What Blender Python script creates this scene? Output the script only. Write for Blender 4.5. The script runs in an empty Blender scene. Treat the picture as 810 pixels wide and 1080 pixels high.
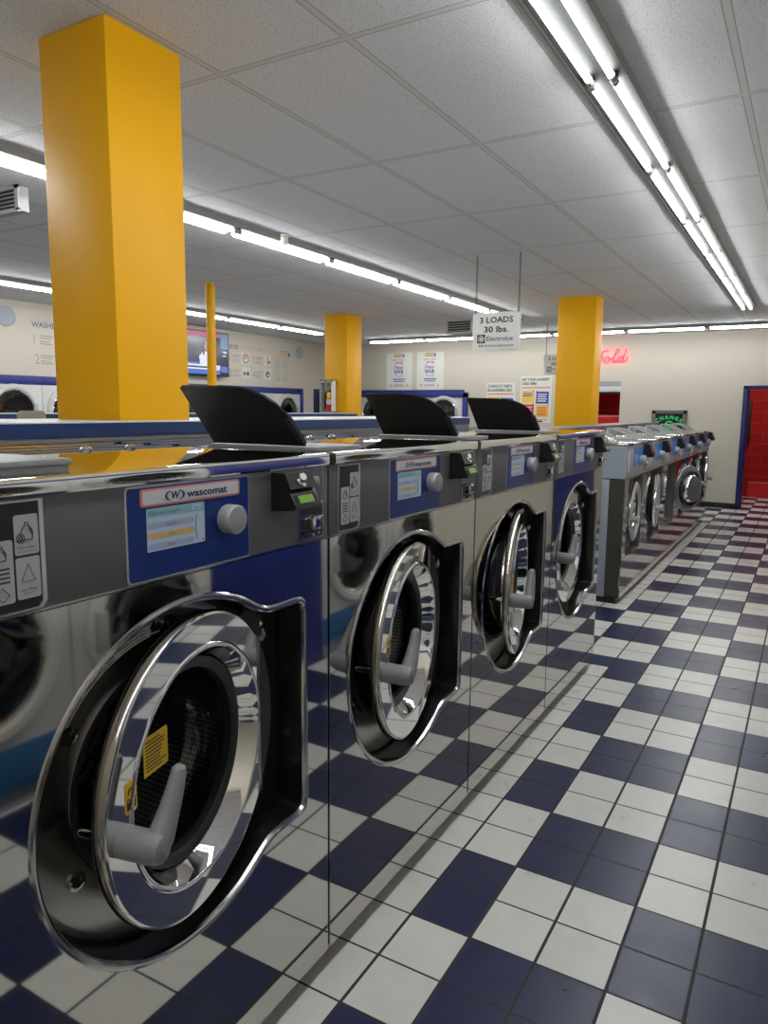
import bpy, bmesh, math, random
from math import sin, cos, pi, radians, sqrt, atan2
from mathutils import Vector, Matrix
random.seed(4)
T = 0.2068            # one floor tile in metres; every coordinate below is in floor tiles, scaled on build
scene = bpy.context.scene
COL = scene.collection

# ------------------------------------------------------------------ materials
MATS = {}
def pm(name, col, metal=0.0, rough=0.5, emit=None, es=0.0, spec=None, coat=0.0):
    m = bpy.data.materials.new(name); m.use_nodes = True
    b = m.node_tree.nodes['Principled BSDF']
    b.inputs['Base Color'].default_value = (*col, 1)
    b.inputs['Metallic'].default_value = metal
    b.inputs['Roughness'].default_value = rough
    if spec is not None: b.inputs['Specular IOR Level'].default_value = spec
    if coat: b.inputs['Coat Weight'].default_value = coat; b.inputs['Coat Roughness'].default_value = .08
    if emit: b.inputs['Emission Color'].default_value = (*emit, 1); b.inputs['Emission Strength'].default_value = es
    MATS[name] = m
    return m
def nd(m, typ, **kw):
    n = m.node_tree.nodes.new(typ)
    for k, v in kw.items():
        setattr(n, k, v)
    return n
def lk(m, a, b): m.node_tree.links.new(a, b)
def bsdf(m): return m.node_tree.nodes['Principled BSDF']
def math_node(m, op, a, b=None, c=None):
    n = nd(m, 'ShaderNodeMath', operation=op)
    for i, v in enumerate((a, b, c)):
        if v is None: continue
        if isinstance(v, (int, float)): n.inputs[i].default_value = v
        else: lk(m, v, n.inputs[i])
    return n.outputs[0]
def add_bump(m, scale, dist, strength=1.0, detail=2.0, coord='Object', stretch=None):
    tc = nd(m, 'ShaderNodeTexCoord'); nz = nd(m, 'ShaderNodeTexNoise'); bp = nd(m, 'ShaderNodeBump')
    nz.inputs['Scale'].default_value = scale; nz.inputs['Detail'].default_value = detail
    bp.inputs['Distance'].default_value = dist; bp.inputs['Strength'].default_value = strength
    src = tc.outputs[coord]
    if stretch:
        mp = nd(m, 'ShaderNodeMapping'); mp.inputs['Scale'].default_value = stretch
        lk(m, src, mp.inputs['Vector']); src = mp.outputs[0]
    lk(m, src, nz.inputs['Vector']); lk(m, nz.outputs['Fac'], bp.inputs['Height']); lk(m, bp.outputs[0], bsdf(m).inputs['Normal'])
    return nz
def noise_rough(m, scale, lo, hi, stretch=None):
    tc = nd(m, 'ShaderNodeTexCoord'); nz = nd(m, 'ShaderNodeTexNoise'); mr = nd(m, 'ShaderNodeMapRange')
    nz.inputs['Scale'].default_value = scale; nz.inputs['Detail'].default_value = 4
    src = tc.outputs['Object']
    if stretch:
        mp = nd(m, 'ShaderNodeMapping'); mp.inputs['Scale'].default_value = stretch
        lk(m, src, mp.inputs['Vector']); src = mp.outputs[0]
    lk(m, src, nz.inputs['Vector']); lk(m, nz.outputs['Fac'], mr.inputs[0])
    mr.inputs[3].default_value = lo; mr.inputs[4].default_value = hi
    lk(m, mr.outputs[0], bsdf(m).inputs['Roughness'])

steel = pm('mirror_steel', (.56, .545, .52), 1, .04); add_bump(steel, 1.7, .0022, 1.0, 0.0); 
steel2 = pm('mirror_steel_far', (.52, .50, .49), 1, .10); add_bump(steel2, 2.4, .0030, 1.0, 0.0)
lip = pm('steel_lip', (.46, .45, .43), 1, .13)
chrome = pm('chrome', (.78, .77, .76), 1, .035)
chrome_top = pm('chrome_top', (.58, .58, .57), 1, .05); noise_rough(chrome_top, 9, .03, .08, (1, .2, 1))
satin = pm('satin_steel', (.25, .245, .23), .5, .34); noise_rough(satin, 14, .24, .38, (1, 1, .1))
rim_steel = pm('rim_steel', (.46, .42, .37), 1, .16)
gray_panel = pm('grey_panel', (.115, .114, .118), .1, .5)
gray_side = pm('silver_side', (.36, .40, .47), .2, .42)
gray_panel2 = pm('silver_panel', (.46, .46, .47), .45, .35)
dark_side = pm('dark_side', (.085, .08, .07), .4, .38)
blue_panel = pm('blue_panel', (.006, .028, .17), 0, .3, spec=.3)
bezel = pm('panel_bezel', (.62, .60, .58), .6, .25)
lightblue_panel = pm('light_blue_panel', (.055, .20, .60), 0, .3)
black = pm('black_plastic', (.008, .008, .009), 0, .35)
lidblack = pm('black_lid', (.006, .006, .006), 0, .4, spec=.25)
rubber = pm('black_rubber', (.022, .022, .023), 0, .34)
recess_m = pm('recess_wall', (.10, .10, .10), .9, .24)
ring_steel = pm('ring_steel', (.48, .47, .44), 1, .26)
hinge_m = pm('hinge_steel', (.13, .125, .12), .5, .35)
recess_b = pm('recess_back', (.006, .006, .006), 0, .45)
lgray = pm('light_grey_plastic', (.40, .41, .41), 0, .42)
disp_gray = pm('dispenser_grey', (.24, .25, .26), 0, .42)
hgray = pm('handle_grey', (.20, .205, .215), 0, .42)
knob_m = pm('knob_silver', (.36, .36, .37), .3, .4); add_bump(knob_m, 60, .001)
sticker_m = pm('sticker_silver', (.92, .92, .94), 0, .4)
sticker_t = pm('sticker_ink', (.05, .05, .055), 0, .5)
sticker_l = pm('sticker_lines', (.16, .16, .16), 0, .5)
label_w = pm('label_white', (.60, .61, .63), 0, .45)
det_w = pm('detergent_label', (.42, .43, .47), 0, .45)
label_p = pm('label_pink', (.62, .20, .20), 0, .5)
navy_ink = pm('navy_ink', (.012, .014, .10), 0, .5)
black_ink = pm('black_ink', (.012, .012, .013), 0, .5)
white_m = pm('white_plastic', (.78, .78, .76), 0, .4)
yellow_s = pm('yellow_sticker', (.80, .50, .015), 0, .45)
red_s = pm('red_paint', (.55, .012, .012), 0, .35)
scr_bg = pm('screen_pale', (.22, .27, .34), 0, .35, (.42, .52, .66), .22)
scr_top = pm('screen_teal', (.12, .23, .26), 0, .35, (.16, .34, .38), .25)
scr_row = pm('screen_row', (.17, .19, .27), 0, .35, (.28, .33, .46), .25)
scr_sel = pm('screen_selected', (.32, .22, .09), 0, .35, (.42, .29, .12), .25)
lcd = pm('green_lcd', (.08, .15, .02), 0, .3, (.22, .40, .05), .30)
lcd_frame = pm('lcd_frame', (.008, .01, .03), 0, .25)
off_white = pm('dryer_white', (.60, .60, .58), 0, .35)
sky_blue = pm('dryer_blue', (.10, .34, .66), 0, .4)
kick_blue = pm('kick_blue', (.03, .13, .30), 0, .4)
trim_blue = pm('trim_blue', (.012, .022, .19), 0, .4)
navy = pm('island_navy', (.010, .030, .115), 0, .35)
island_gray = pm('island_grey', (.24, .235, .23), .3, .45)
island_top = pm('island_top', (.60, .62, .66), .2, .35)
grille_m = pm('grille_grey', (.34, .34, .34), .3, .5)
grille_d = pm('grille_dark', (.02, .02, .02), 0, .7)
fixture_m = pm('fixture_glare_dark', (.012, .0125, .0115), 0, .6, spec=.05)  # housing underside coloured near-black to offset the glare of its tubes
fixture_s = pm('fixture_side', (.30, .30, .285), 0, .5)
socket_m = pm('socket_grey', (.30, .29, .27), .3, .45)
tube_m = pm('tube_glow', (.9, .9, .9), 0, .3, (.97, 1.0, .99), 50.0)
neon_m = pm('neon_pink', (.9, .05, .12), 0, .3, (1.0, .008, .028), 5.0)
neon_g = pm('neon_green', (.02, .35, .08), 0, .4, (.02, .42, .09), .7)
poster_m = pm('poster_paper', (.70, .70, .64), 0, .6)
paper_line = pm('poster_line', (.38, .37, .34), 0, .6)
wall_print = pm('wall_print', (.30, .29, .28), 0, .7)
wall_print_n = pm('wall_print_navy', (.13, .16, .27), 0, .7)
wall_box = pm('wall_print_box', (.66, .62, .54), 0, .7)
violet_ink = pm('violet_ink', (.42, .09, .50), 0, .6)
ink_blue = pm('ink_blue', (.05, .07, .34), 0, .6)
ink_orange = pm('ink_orange', (.75, .36, .10), 0, .6)
card_y = pm('card_yellow', (.80, .55, .08), 0, .6)
card_b = pm('card_blue', (.02, .06, .40), 0, .6)
card_r = pm('card_red', (.70, .02, .02), 0, .6)
speaker_m = pm('speaker_grille', (.36, .39, .46), 0, .7)
frame_gray = pm('change_frame', (.14, .135, .12), .2, .5)
tv_dark = pm('tv_dark', (.010, .011, .022), 0, .2, (.012, .012, .030), .8)
tv_pink = pm('tv_pink', (.3, .05, .12), 0, .3, (.34, .05, .13), .7)
tv_white = pm('tv_white', (.5, .5, .58), 0, .3, (.36, .36, .48), .7)
tv_blue = pm('tv_blue', (.02, .08, .35), 0, .3, (.03, .11, .42), .8)
tv_sky = pm('tv_sky', (.08, .13, .22), 0, .3, (.10, .16, .26), .8)
tv_skin = pm('tv_skin', (.3, .2, .18), 0, .3, (.26, .16, .15), .7)
chain_m = pm('chain_dark', (.03, .028, .026), .3, .5)
sign_m = pm('sign_white', (.80, .80, .77), 0, .45)
well_gray = pm('well_grey', (.16, .16, .155), .3, .4)
glow_dark = pm('drum_back', (.06, .06, .062), .4, .4)

# see-through glass: thin sheet, clear with a Fresnel reflection
def glass(name, tint, ior, rough=.02, base=None):
    m = bpy.data.materials.new(name); m.use_nodes = True; nt = m.node_tree; nt.nodes.clear()
    o = nd(m, 'ShaderNodeOutputMaterial'); mx = nd(m, 'ShaderNodeMixShader'); tr = nd(m, 'ShaderNodeBsdfTransparent')
    gl = nd(m, 'ShaderNodeBsdfGlossy'); fr = nd(m, 'ShaderNodeFresnel')
    tr.inputs[0].default_value = (*tint, 1); gl.inputs['Roughness'].default_value = rough; fr.inputs[0].default_value = ior
    lk(m, fr.outputs[0], mx.inputs[0]); lk(m, tr.outputs[0], mx.inputs[1]); lk(m, gl.outputs[0], mx.inputs[2]); lk(m, mx.outputs[0], o.inputs[0])
    return m
glass_m = glass('door_glass', (.84, .85, .86), 1.75)
glass_dark = glass('dryer_glass', (.25, .25, .26), 2.3)
clear_m = glass('clear_lid', (.80, .81, .81), 1.4, .12)

# perforated drum
drum_m = pm('perforated_drum', (.12, .12, .125), .4, .35)
tc = nd(drum_m, 'ShaderNodeTexCoord'); sp = nd(drum_m, 'ShaderNodeSeparateXYZ'); lk(drum_m, tc.outputs['Object'], sp.inputs[0])
ang = math_node(drum_m, 'ARCTAN2', sp.outputs[1], sp.outputs[2])
hole = math_node(drum_m, 'MULTIPLY', math_node(drum_m, 'SINE', math_node(drum_m, 'MULTIPLY', ang, 78.0)), math_node(drum_m, 'SINE', math_node(drum_m, 'MULTIPLY', sp.outputs[0], 290.0)))
hole = math_node(drum_m, 'GREATER_THAN', math_node(drum_m, 'ABSOLUTE', hole), .42)
mx = nd(drum_m, 'ShaderNodeMix', data_type='RGBA'); lk(drum_m, hole, mx.inputs['Factor'])
mx.inputs['A'].default_value = (.20, .20, .205, 1); mx.inputs['B'].default_value = (.004, .004, .004, 1)
lk(drum_m, mx.outputs['Result'], bsdf(drum_m).inputs['Base Color'])

# painted surfaces
yellow = pm('yellow_paint', (.74, .365, .001), 0, .45, spec=.22)
add_bump(yellow, 90, .0006, .6)
wall_m = pm('cream_wall', (.57, .525, .45), 0, .6); add_bump(wall_m, 120, .0008, .5)
wall_blue = pm('blue_wall', (.010, .020, .19), 0, .35)
base_m = pm('baseboard_black', (.008, .008, .009), 0, .45)
doorblue = pm('door_blue', (.007, .012, .105), 0, .35)
shutter_m = pm('shutter_grey', (.34, .35, .35), .3, .45)

# red block wall
redwall = pm('red_block_wall', (.42, .006, .008), 0, .5, spec=.25)
tc = nd(redwall, 'ShaderNodeTexCoord'); mp = nd(redwall, 'ShaderNodeMapping'); mp.inputs['Rotation'].default_value = (radians(90), 0, 0)
br = nd(redwall, 'ShaderNodeTexBrick'); br.inputs['Color1'].default_value = (.36, .006, .008, 1); br.inputs['Color2'].default_value = (.32, .005, .007, 1)
br.inputs['Mortar'].default_value = (.50, .03, .03, 1); br.inputs['Scale'].default_value = 1.0
br.inputs['Mortar Size'].default_value = .007; br.inputs['Brick Width'].default_value = .41; br.inputs['Row Height'].default_value = .205
lk(redwall, tc.outputs['Object'], mp.inputs[0]); lk(redwall, mp.outputs[0], br.inputs['Vector']); lk(redwall, br.outputs['Color'], bsdf(redwall).inputs['Base Color'])
bp = nd(redwall, 'ShaderNodeBump', invert=True); bp.inputs['Distance'].default_value = .006; lk(redwall, br.outputs['Fac'], bp.inputs['Height']); lk(redwall, bp.outputs[0], bsdf(redwall).inputs['Normal'])

# checker floor
floor_m = pm('checker_tiles', (.5, .5, .5), 0, .28)
tc = nd(floor_m, 'ShaderNodeTexCoord'); sp = nd(floor_m, 'ShaderNodeSeparateXYZ'); lk(floor_m, tc.outputs['Object'], sp.inputs[0])
M_ = lambda op, a, b=None, c=None: math_node(floor_m, op, a, b, c)
fu = M_('DIVIDE', sp.outputs[0], T); fv = M_('DIVIDE', sp.outputs[1], T)
iu = M_('FLOOR', fu); iv = M_('FLOOR', fv)
bi = M_('FLOOR', M_('DIVIDE', M_('ADD', iu, 1.0), 2.0)); bj = M_('FLOOR', M_('DIVIDE', iv, 2.0))
par = M_('MODULO', M_('ADD', M_('ADD', bi, bj), 400.0), 2.0)          # 0 -> dark
def near(x, val): return M_('LESS_THAN', M_('ABSOLUTE', M_('SUBTRACT', x, val)), .4)
s1 = M_('MULTIPLY', near(iu, -1.0), M_('MULTIPLY', M_('LESS_THAN', iv, 12.5), M_('GREATER_THAN', iv, -8.5)))
s2 = M_('MULTIPLY', near(iu, -2.0), M_('MULTIPLY', M_('LESS_THAN', iv, 46.5), M_('GREATER_THAN', iv, 19.5)))
wht = M_('MAXIMUM', M_('GREATER_THAN', par, .5), M_('MAXIMUM', s1, s2))
cu = M_('MULTIPLY', M_('ABSOLUTE', M_('SUBTRACT', M_('FRACT', fu), .5)), 2.0)
cv = M_('MULTIPLY', M_('ABSOLUTE', M_('SUBTRACT', M_('FRACT', fv), .5)), 2.0)
gu = M_('GREATER_THAN', cu, .952); gv = M_('GREATER_THAN', cv, .966)
gr = M_('MAXIMUM', gu, gv)
wn = nd(floor_m, 'ShaderNodeTexWhiteNoise', noise_dimensions='2D'); cx = nd(floor_m, 'ShaderNodeCombineXYZ')
lk(floor_m, iu, cx.inputs[0]); lk(floor_m, iv, cx.inputs[1]); lk(floor_m, cx.outputs[0], wn.inputs['Vector'])
nz = nd(floor_m, 'ShaderNodeTexNoise'); nz.inputs['Scale'].default_value = 9; nz.inputs['Detail'].default_value = 6; lk(floor_m, tc.outputs['Object'], nz.inputs['Vector'])
var = M_('ADD', M_('MULTIPLY', wn.outputs['Value'], .10), M_('MULTIPLY', nz.outputs['Fac'], .22))
var = M_('ADD', var, .84)
mx = nd(floor_m, 'ShaderNodeMix', data_type='RGBA'); lk(floor_m, wht, mx.inputs['Factor'])
mx.inputs['A'].default_value = (.013, .019, .070, 1); mx.inputs['B'].default_value = (.69, .68, .645, 1)
vm = nd(floor_m, 'ShaderNodeMix', data_type='RGBA', blend_type='MULTIPLY'); vm.inputs['Factor'].default_value = 1
cc = nd(floor_m, 'ShaderNodeCombineColor'); [lk(floor_m, var, cc.inputs[i]) for i in range(3)]
lk(floor_m, mx.outputs['Result'], vm.inputs['A']); lk(floor_m, cc.outputs[0], vm.inputs['B'])
gm = nd(floor_m, 'ShaderNodeMix', data_type='RGBA'); lk(floor_m, gr, gm.inputs['Factor'])
lk(floor_m, vm.outputs['Result'], gm.inputs['A']); gm.inputs['B'].default_value = (.030, .029, .028, 1)
lk(floor_m, gm.outputs['Result'], bsdf(floor_m).inputs['Base Color'])
rg = M_('ADD', M_('MULTIPLY', nz.outputs['Fac'], .18), M_('MULTIPLY_ADD', gr, .4, .22))
lk(floor_m, rg, bsdf(floor_m).inputs['Roughness'])
bp = nd(floor_m, 'ShaderNodeBump', invert=True); bp.inputs['Distance'].default_value = .0025
lk(floor_m, gr, bp.inputs['Height']); lk(floor_m, bp.outputs[0], bsdf(floor_m).inputs['Normal'])

# suspended ceiling
ceil_m = pm('acoustic_ceiling', (.70, .70, .71), 0, .8)
tc = nd(ceil_m, 'ShaderNodeTexCoord'); sp = nd(ceil_m, 'ShaderNodeSeparateXYZ'); lk(ceil_m, tc.outputs['Object'], sp.inputs[0])
M_ = lambda op, a, b=None, c=None: math_node(ceil_m, op, a, b, c)
gu = M_('FRACT', M_('DIVIDE', M_('ADD', M_('DIVIDE', sp.outputs[0], T), 295.0 - .17 + 1.475), 2.95))
gv = M_('FRACT', M_('DIVIDE', M_('ADD', M_('DIVIDE', sp.outputs[1], T), 590.0 - 14.18 + 2.95), 5.9))
du = M_('MULTIPLY', M_('ABSOLUTE', M_('SUBTRACT', gu, .5)), 2.95); dv = M_('MULTIPLY', M_('ABSOLUTE', M_('SUBTRACT', gv, .5)), 5.9)
d = M_('MINIMUM', du, dv)
bar = M_('LESS_THAN', d, .058); edge = M_('MULTIPLY', M_('LESS_THAN', d, .085), M_('GREATER_THAN', d, .058))
nz = nd(ceil_m, 'ShaderNodeTexNoise'); nz.inputs['Scale'].default_value = 115; nz.inputs['Detail'].default_value = 1.5; lk(ceil_m, tc.outputs['Object'], nz.inputs['Vector'])
spk = M_('MULTIPLY', M_('LESS_THAN', nz.outputs['Fac'], .375), M_('GREATER_THAN', d, .085))
dark = M_('MAXIMUM', M_('MULTIPLY', edge, .55), M_('MULTIPLY', spk, .42))
mx = nd(ceil_m, 'ShaderNodeMix', data_type='RGBA'); lk(ceil_m, dark, mx.inputs['Factor'])
mx.inputs['A'].default_value = (.64, .64, .66, 1); mx.inputs['B'].default_value = (.10, .10, .10, 1)
m2 = nd(ceil_m, 'ShaderNodeMix', data_type='RGBA'); lk(ceil_m, bar, m2.inputs['Factor']); lk(ceil_m, mx.outputs['Result'], m2.inputs['A']); m2.inputs['B'].default_value = (.56, .56, .545, 1)
lk(ceil_m, m2.outputs['Result'], bsdf(ceil_m).inputs['Base Color'])

# ------------------------------------------------------------------ mesh builder
_text_cache = {}
def text_mesh(body, bold=0.0):
    k = (body, bold)
    if k not in _text_cache:
        cu_ = bpy.data.curves.new('t', 'FONT'); cu_.body = body; cu_.size = 1; cu_.resolution_u = 2
        cu_.offset = bold; cu_.align_x = 'CENTER'
        ob = bpy.data.objects.new('t', cu_); COL.objects.link(ob)
        bpy.context.view_layer.update()
        me = bpy.data.meshes.new_from_object(ob.evaluated_get(bpy.context.evaluated_depsgraph_get()))
        vs = [v.co.copy() for v in me.vertices]; fs = [tuple(p.vertices) for p in me.polygons]
        bpy.data.objects.remove(ob); bpy.data.curves.remove(cu_); bpy.data.meshes.remove(me)
        x0 = min(v.x for v in vs); x1 = max(v.x for v in vs)
        _text_cache[k] = (vs, fs, x0, x1)
    return _text_cache[k]

class MB:
    def __init__(s): s.bm = bmesh.new(); s.mats = []
    def mi(s, m):
        if m not in s.mats: s.mats.append(m)
        return s.mats.index(m)
    def faces(s, vs, fs, m, smooth=False):
        bv = [s.bm.verts.new(v) for v in vs]; k = s.mi(m); out = []
        for f in fs:
            try: fc = s.bm.faces.new([bv[i] for i in f])
            except ValueError: continue
            fc.material_index = k; fc.smooth = smooth; out.append(fc)
        return out
    def box(s, x0, x1, y0, y1, z0, z1, m, bev=0.0, seg=2):
        vs = [(x, y, z) for x in (x0, x1) for y in (y0, y1) for z in (z0, z1)]
        fs = s.faces(vs, [(0, 1, 3, 2), (4, 6, 7, 5), (0, 4, 5, 1), (2, 3, 7, 6), (0, 2, 6, 4), (1, 5, 7, 3)], m)
        if bev:
            es = list({e for f in fs for e in f.edges})
            r = bmesh.ops.bevel(s.bm, geom=es, offset=bev, segments=seg, affect='EDGES', profile=.5)
            k = s.mi(m)
            for f in r['faces']: f.material_index = k; f.smooth = True
        return s
    def prism(s, pts, vec, m, smooth_side=False):
        n = len(pts); vec = Vector(vec); pts = [Vector(p) for p in pts]
        vs = pts + [p + vec for p in pts]
        fs = [tuple(range(n))[::-1], tuple(range(n, 2 * n))]
        s.faces(vs, fs, m)
        s.faces(vs, [(i, (i + 1) % n, n + (i + 1) % n, n + i) for i in range(n)], m, smooth_side)
        return s
    def sheet(s, pts, m): s.faces(pts, [tuple(range(len(pts)))], m); return s
    def lathe(s, prof, c, axis, n, m, smooth=True, closed=False, a0=0, a1=2 * pi):
        # prof: (radius, height along axis)
        full = abs(a1 - a0 - 2 * pi) < 1e-6
        k = n if full else n + 1
        vs = []
        for r, h in prof:
            for i in range(k):
                a = a0 + (a1 - a0) * i / n
                if axis == 'x': vs.append((c[0] + h, c[1] + r * cos(a), c[2] + r * sin(a)))
                elif axis == 'y': vs.append((c[0] + r * cos(a), c[1] + h, c[2] + r * sin(a)))
                else: vs.append((c[0] + r * cos(a), c[1] + r * sin(a), c[2] + h))
        fs = []
        P = len(prof)
        for j in range(P if closed else P - 1):
            for i in range(n):
                i2 = (i + 1) % k
                j2 = (j + 1) % P
                fs.append((j * k + i, j * k + i2, j2 * k + i2, j2 * k + i))
        s.faces(vs, fs, m, smooth)
        return s
    def disc(s, r, c, axis, n, m, h=0):
        pts = []
        for i in range(n):
            a = 2 * pi * i / n
            pts.append((c[0] + h, c[1] + r * cos(a), c[2] + r * sin(a)) if axis == 'x' else (c[0] + r * cos(a), c[1] + h, c[2] + r * sin(a)) if axis == 'y' else (c[0] + r * cos(a), c[1] + r * sin(a), c[2] + h))
        return s.sheet(pts, m)
    def tube(s, path, r, n, m, closed=False, caps=True):
        path = [Vector(p) for p in path]; N = len(path); rings = []; ref = None
        for i in range(N):
            if closed: t = path[(i + 1) % N] - path[i - 1]
            else: t = path[min(i + 1, N - 1)] - path[max(i - 1, 0)]
            t.normalize()
            if ref is None:
                ref = Vector((0, 0, 1)) if abs(t.z) < .9 else Vector((1, 0, 0))
            u = ref - t * ref.dot(t)
            if u.length < 1e-6: u = t.orthogonal()
            u.normalize(); ref = u; w = t.cross(u)
            rr = r[i] if isinstance(r, (list, tuple)) else r
            rings.append([path[i] + (u * cos(2 * pi * k / n) + w * sin(2 * pi * k / n)) * rr for k in range(n)])
        vs = [p for q in rings for p in q]; fs = []
        for i in range(N if closed else N - 1):
            for k in range(n):
                a = i * n + k; b = i * n + (k + 1) % n; c2 = ((i + 1) % N) * n + (k + 1) % n; d2 = ((i + 1) % N) * n + k
                fs.append((a, b, c2, d2))
        s.faces(vs, fs, m, True)
        if caps and not closed:
            s.faces(rings[0], [tuple(range(n))[::-1]], m); s.faces(rings[-1], [tuple(range(n))], m)
        return s
    def holed(s, outer, holes, m):
        es = []
        k = s.mi(m)
        for loop in [outer] + holes:
            vs = [s.bm.verts.new(p) for p in loop]
            es += [s.bm.edges.new((vs[i], vs[(i + 1) % len(vs)])) for i in range(len(vs))]
        r = bmesh.ops.triangle_fill(s.bm, use_beauty=True, use_dissolve=False, edges=es)
        for f in r['geom']:
            if isinstance(f, bmesh.types.BMFace): f.material_index = k
        return s
    def band(s, loop, vec, m, smooth=True, loop2=None):
        n = len(loop); a = [Vector(p) for p in loop]; b = [Vector(p) for p in loop2] if loop2 else [p + Vector(vec) for p in a]
        s.faces(a + b, [(i, (i + 1) % n, n + (i + 1) % n, n + i) for i in range(n)], m, smooth)
        return s
    def text(s, body, o, right, up, cap, m, bold=0.0, width=None, align='c', slant=0.0):
        vs, fs, x0, x1 = text_mesh(body, bold)
        k = cap / .70; kx = k if width is None else width / max(1e-6, x1 - x0)
        right = Vector(right); up = Vector(up); o = Vector(o)
        off = 0 if align == 'c' else (-x0 if align == 'l' else -x1)
        if align == 'c': off = -(x0 + x1) / 2
        s.faces([o + right * ((v.x + off) * kx + slant * v.y * k) + up * (v.y * k) for v in vs], fs, m)
        return s
    def build(s, name, parent=None, loc=(0, 0, 0), recalc=True, kind=None, angle=35):
        if recalc: bmesh.ops.recalc_face_normals(s.bm, faces=s.bm.faces[:])
        for v in s.bm.verts: v.co *= T
        me = bpy.data.meshes.new(name); s.bm.to_mesh(me); s.bm.free()
        for m in s.mats: me.materials.append(m)
        me.set_sharp_from_angle(angle=radians(angle))
        o = bpy.data.objects.new(name, me); COL.objects.link(o); o.location = Vector(loc) * T
        if parent: o.parent = parent
        if kind: o['kind'] = kind
        return o
def tag(o, label, cat, group=None):
    o['label'] = label; o['category'] = cat
    if group: o['group'] = group
    return o
def empty(name, loc, label=None, cat=None, group=None, rz=0):
    o = bpy.data.objects.new(name, None); COL.objects.link(o); o.location = Vector(loc) * T; o.rotation_euler = (0, 0, rz)
    o.empty_display_size = .1
    if label: tag(o, label, cat, group)
    return o
def copy_tree(o, parent=None):
    c = o.copy(); COL.objects.link(c); c.parent = parent
    for ch in o.children: copy_tree(ch, c)
    return c
def child(o, stem):
    for c in o.children:
        if c.name.split('.')[0] == stem: return c
def S(mb, name): return mb.build(name, kind='structure')
X3, Y3, Z3 = (1, 0, 0), (0, 1, 0), (0, 0, 1)
H = 14.3

# ------------------------------------------------------------------ room shell
VB, VF, UL, UR = 56.6, -20.0, -38.7, 7.1
m = MB(); m.box(UL - 1, 10.8, VF - 1, 69, -.3, 0, floor_m); S(m, 'floor')
m = MB(); m.box(UL - 1, 10.8, VF - 1, VB + .5, H, H + .3, ceil_m); S(m, 'ceiling')
m = MB(); m.box(UL - .5, UL, VF, 13.0, 0, H, wall_m); m.box(UL - .5, UL, 48.95, VB, 0, H, wall_m); m.box(UL - .5, UL, 13.0, 48.95, 9.72, H, wall_m); m.box(UL - 3.7, UL - 3.4, 12.5, 49.4, 0, 9.8, wall_m); S(m, 'wall_left')
m = MB(); m.box(UL, 10.8, VF - .5, VF, 0, H, wall_m); S(m, 'wall_front')
# back wall with the pass-through window and the doorway
m = MB()
m.box(UL, -14.6, VB, VB + .7, 9.75, H, wall_m); m.box(UL, -36.52, VB, VB + .7, 0, 9.75, wall_m); m.box(-24.53, -14.6, VB, VB + .7, 0, 9.75, wall_m); m.box(-37, -24, VB + 3.4, VB + 3.7, 0, 9.8, wall_m); m.box(-14.6, -9.79, VB, VB + .7, 0, 6.4, wall_m); m.box(-14.6, -9.79, VB, VB + .7, 10.4, H, wall_m)
m.box(-9.79, -.13, VB, VB + .7, 0, H, wall_m); m.box(-.13, 4.3, VB, VB + .7, 9.93, H, wall_m); m.box(4.3, UR + 3.7, VB, VB + .7, 0, H, wall_m)
S(m, 'wall_back')
# right wall: machines stand in openings, one stretch is painted blue
m = MB()
m.box(UR, UR + .5, 16.96, VB, 0, H, wall_m); m.box(UR, UR + .5, VF, -7.9, 0, H, wall_m)
m.box(UR, UR + .5, -7.9, 16.96, 9.75, H, wall_m); m.box(UR + 3.6, UR + 3.7, VF, 18, 0, H, wall_m)
S(m, 'wall_right')
m = MB(); m.box(UR - .1, UR + .5, 4.08, 9.0, 0, 9.75, wall_blue); S(m, 'trim_1')
m = MB(); m.box(UR - .12, UR, 33.0, 42.0, 0, 9.9, doorblue); m.box(UR - .16, UR - .12, 33.4, 41.6, .2, 9.5, wall_blue, .02); S(m, 'door_2')
m = MB(); m.box(UL, -.13, VB - .09, VB, 0, .43, base_m, .02); S(m, 'baseboard_back')
# blue door frame
m = MB()
m.box(-.16, .17, VB - .14, VB + .8, 0, 9.93, doorblue, .02); m.box(-.16, 4.33, VB - .14, VB + .8, 9.70, 9.96, doorblue, .02); m.box(4.0, 4.33, VB - .14, VB + .8, 0, 9.93, doorblue, .02)
m.box(.17, .28, VB + .15, VB + .8, 0, 9.7, doorblue)
S(m, 'door_1')
# red room behind
m = MB()
m.box(-16, 10.8, 66.7, 67.1, 0, H, redwall); m.box(10.3, 10.8, VB + .7, 66.7, 0, H, redwall); m.box(-16.5, -16, VB + .7, 66.7, 0, H, redwall)
S(m, 'wall_red_room')
m = MB(); m.box(-16.5, 10.8, VB + .7, 67.1, H, H + .3, ceil_m); S(m, 'ceiling_red_room')
m = MB(); m.box(.05, 8, 66.45, 66.7, 0, 1.38, red_s); m.box(.05, 8, 66.4, 66.7, 1.36, 1.42, label_p); S(m, 'trim_2')
m = MB(); m.box(-.55, -.12, 66.55, 66.7, 4.8, 8.95, black, .03); o = m.build('wall_panel'); tag(o, 'narrow black panel on red block wall beyond blue doorway', 'panel')
# pass-through counter and rolled shutter
m = MB()
m.box(-14.6, -9.79, VB + .05, VB + .5, 9.92, 10.4, shutter_m); m.box(-14.6, -9.79, VB - .02, VB + .55, 9.5, 9.95, island_top, .03)
m.box(-14.6, -9.79, VB + .1, VB + .5, 9.34, 9.5, black)
S(m, 'window_1')
m = MB(); m.box(-14.6, -9.79, VB - .05, VB + 1.6, 6.4, 6.52, red_s, .02)
m.box(-14.6, -9.7, VB + 2.0, VB + 2.2, 7.3, 7.45, label_p); m.box(-14.6, -9.7, VB + 2.0, VB + 2.2, 0, 7.3, red_s); S(m, 'trim_3')

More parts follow.
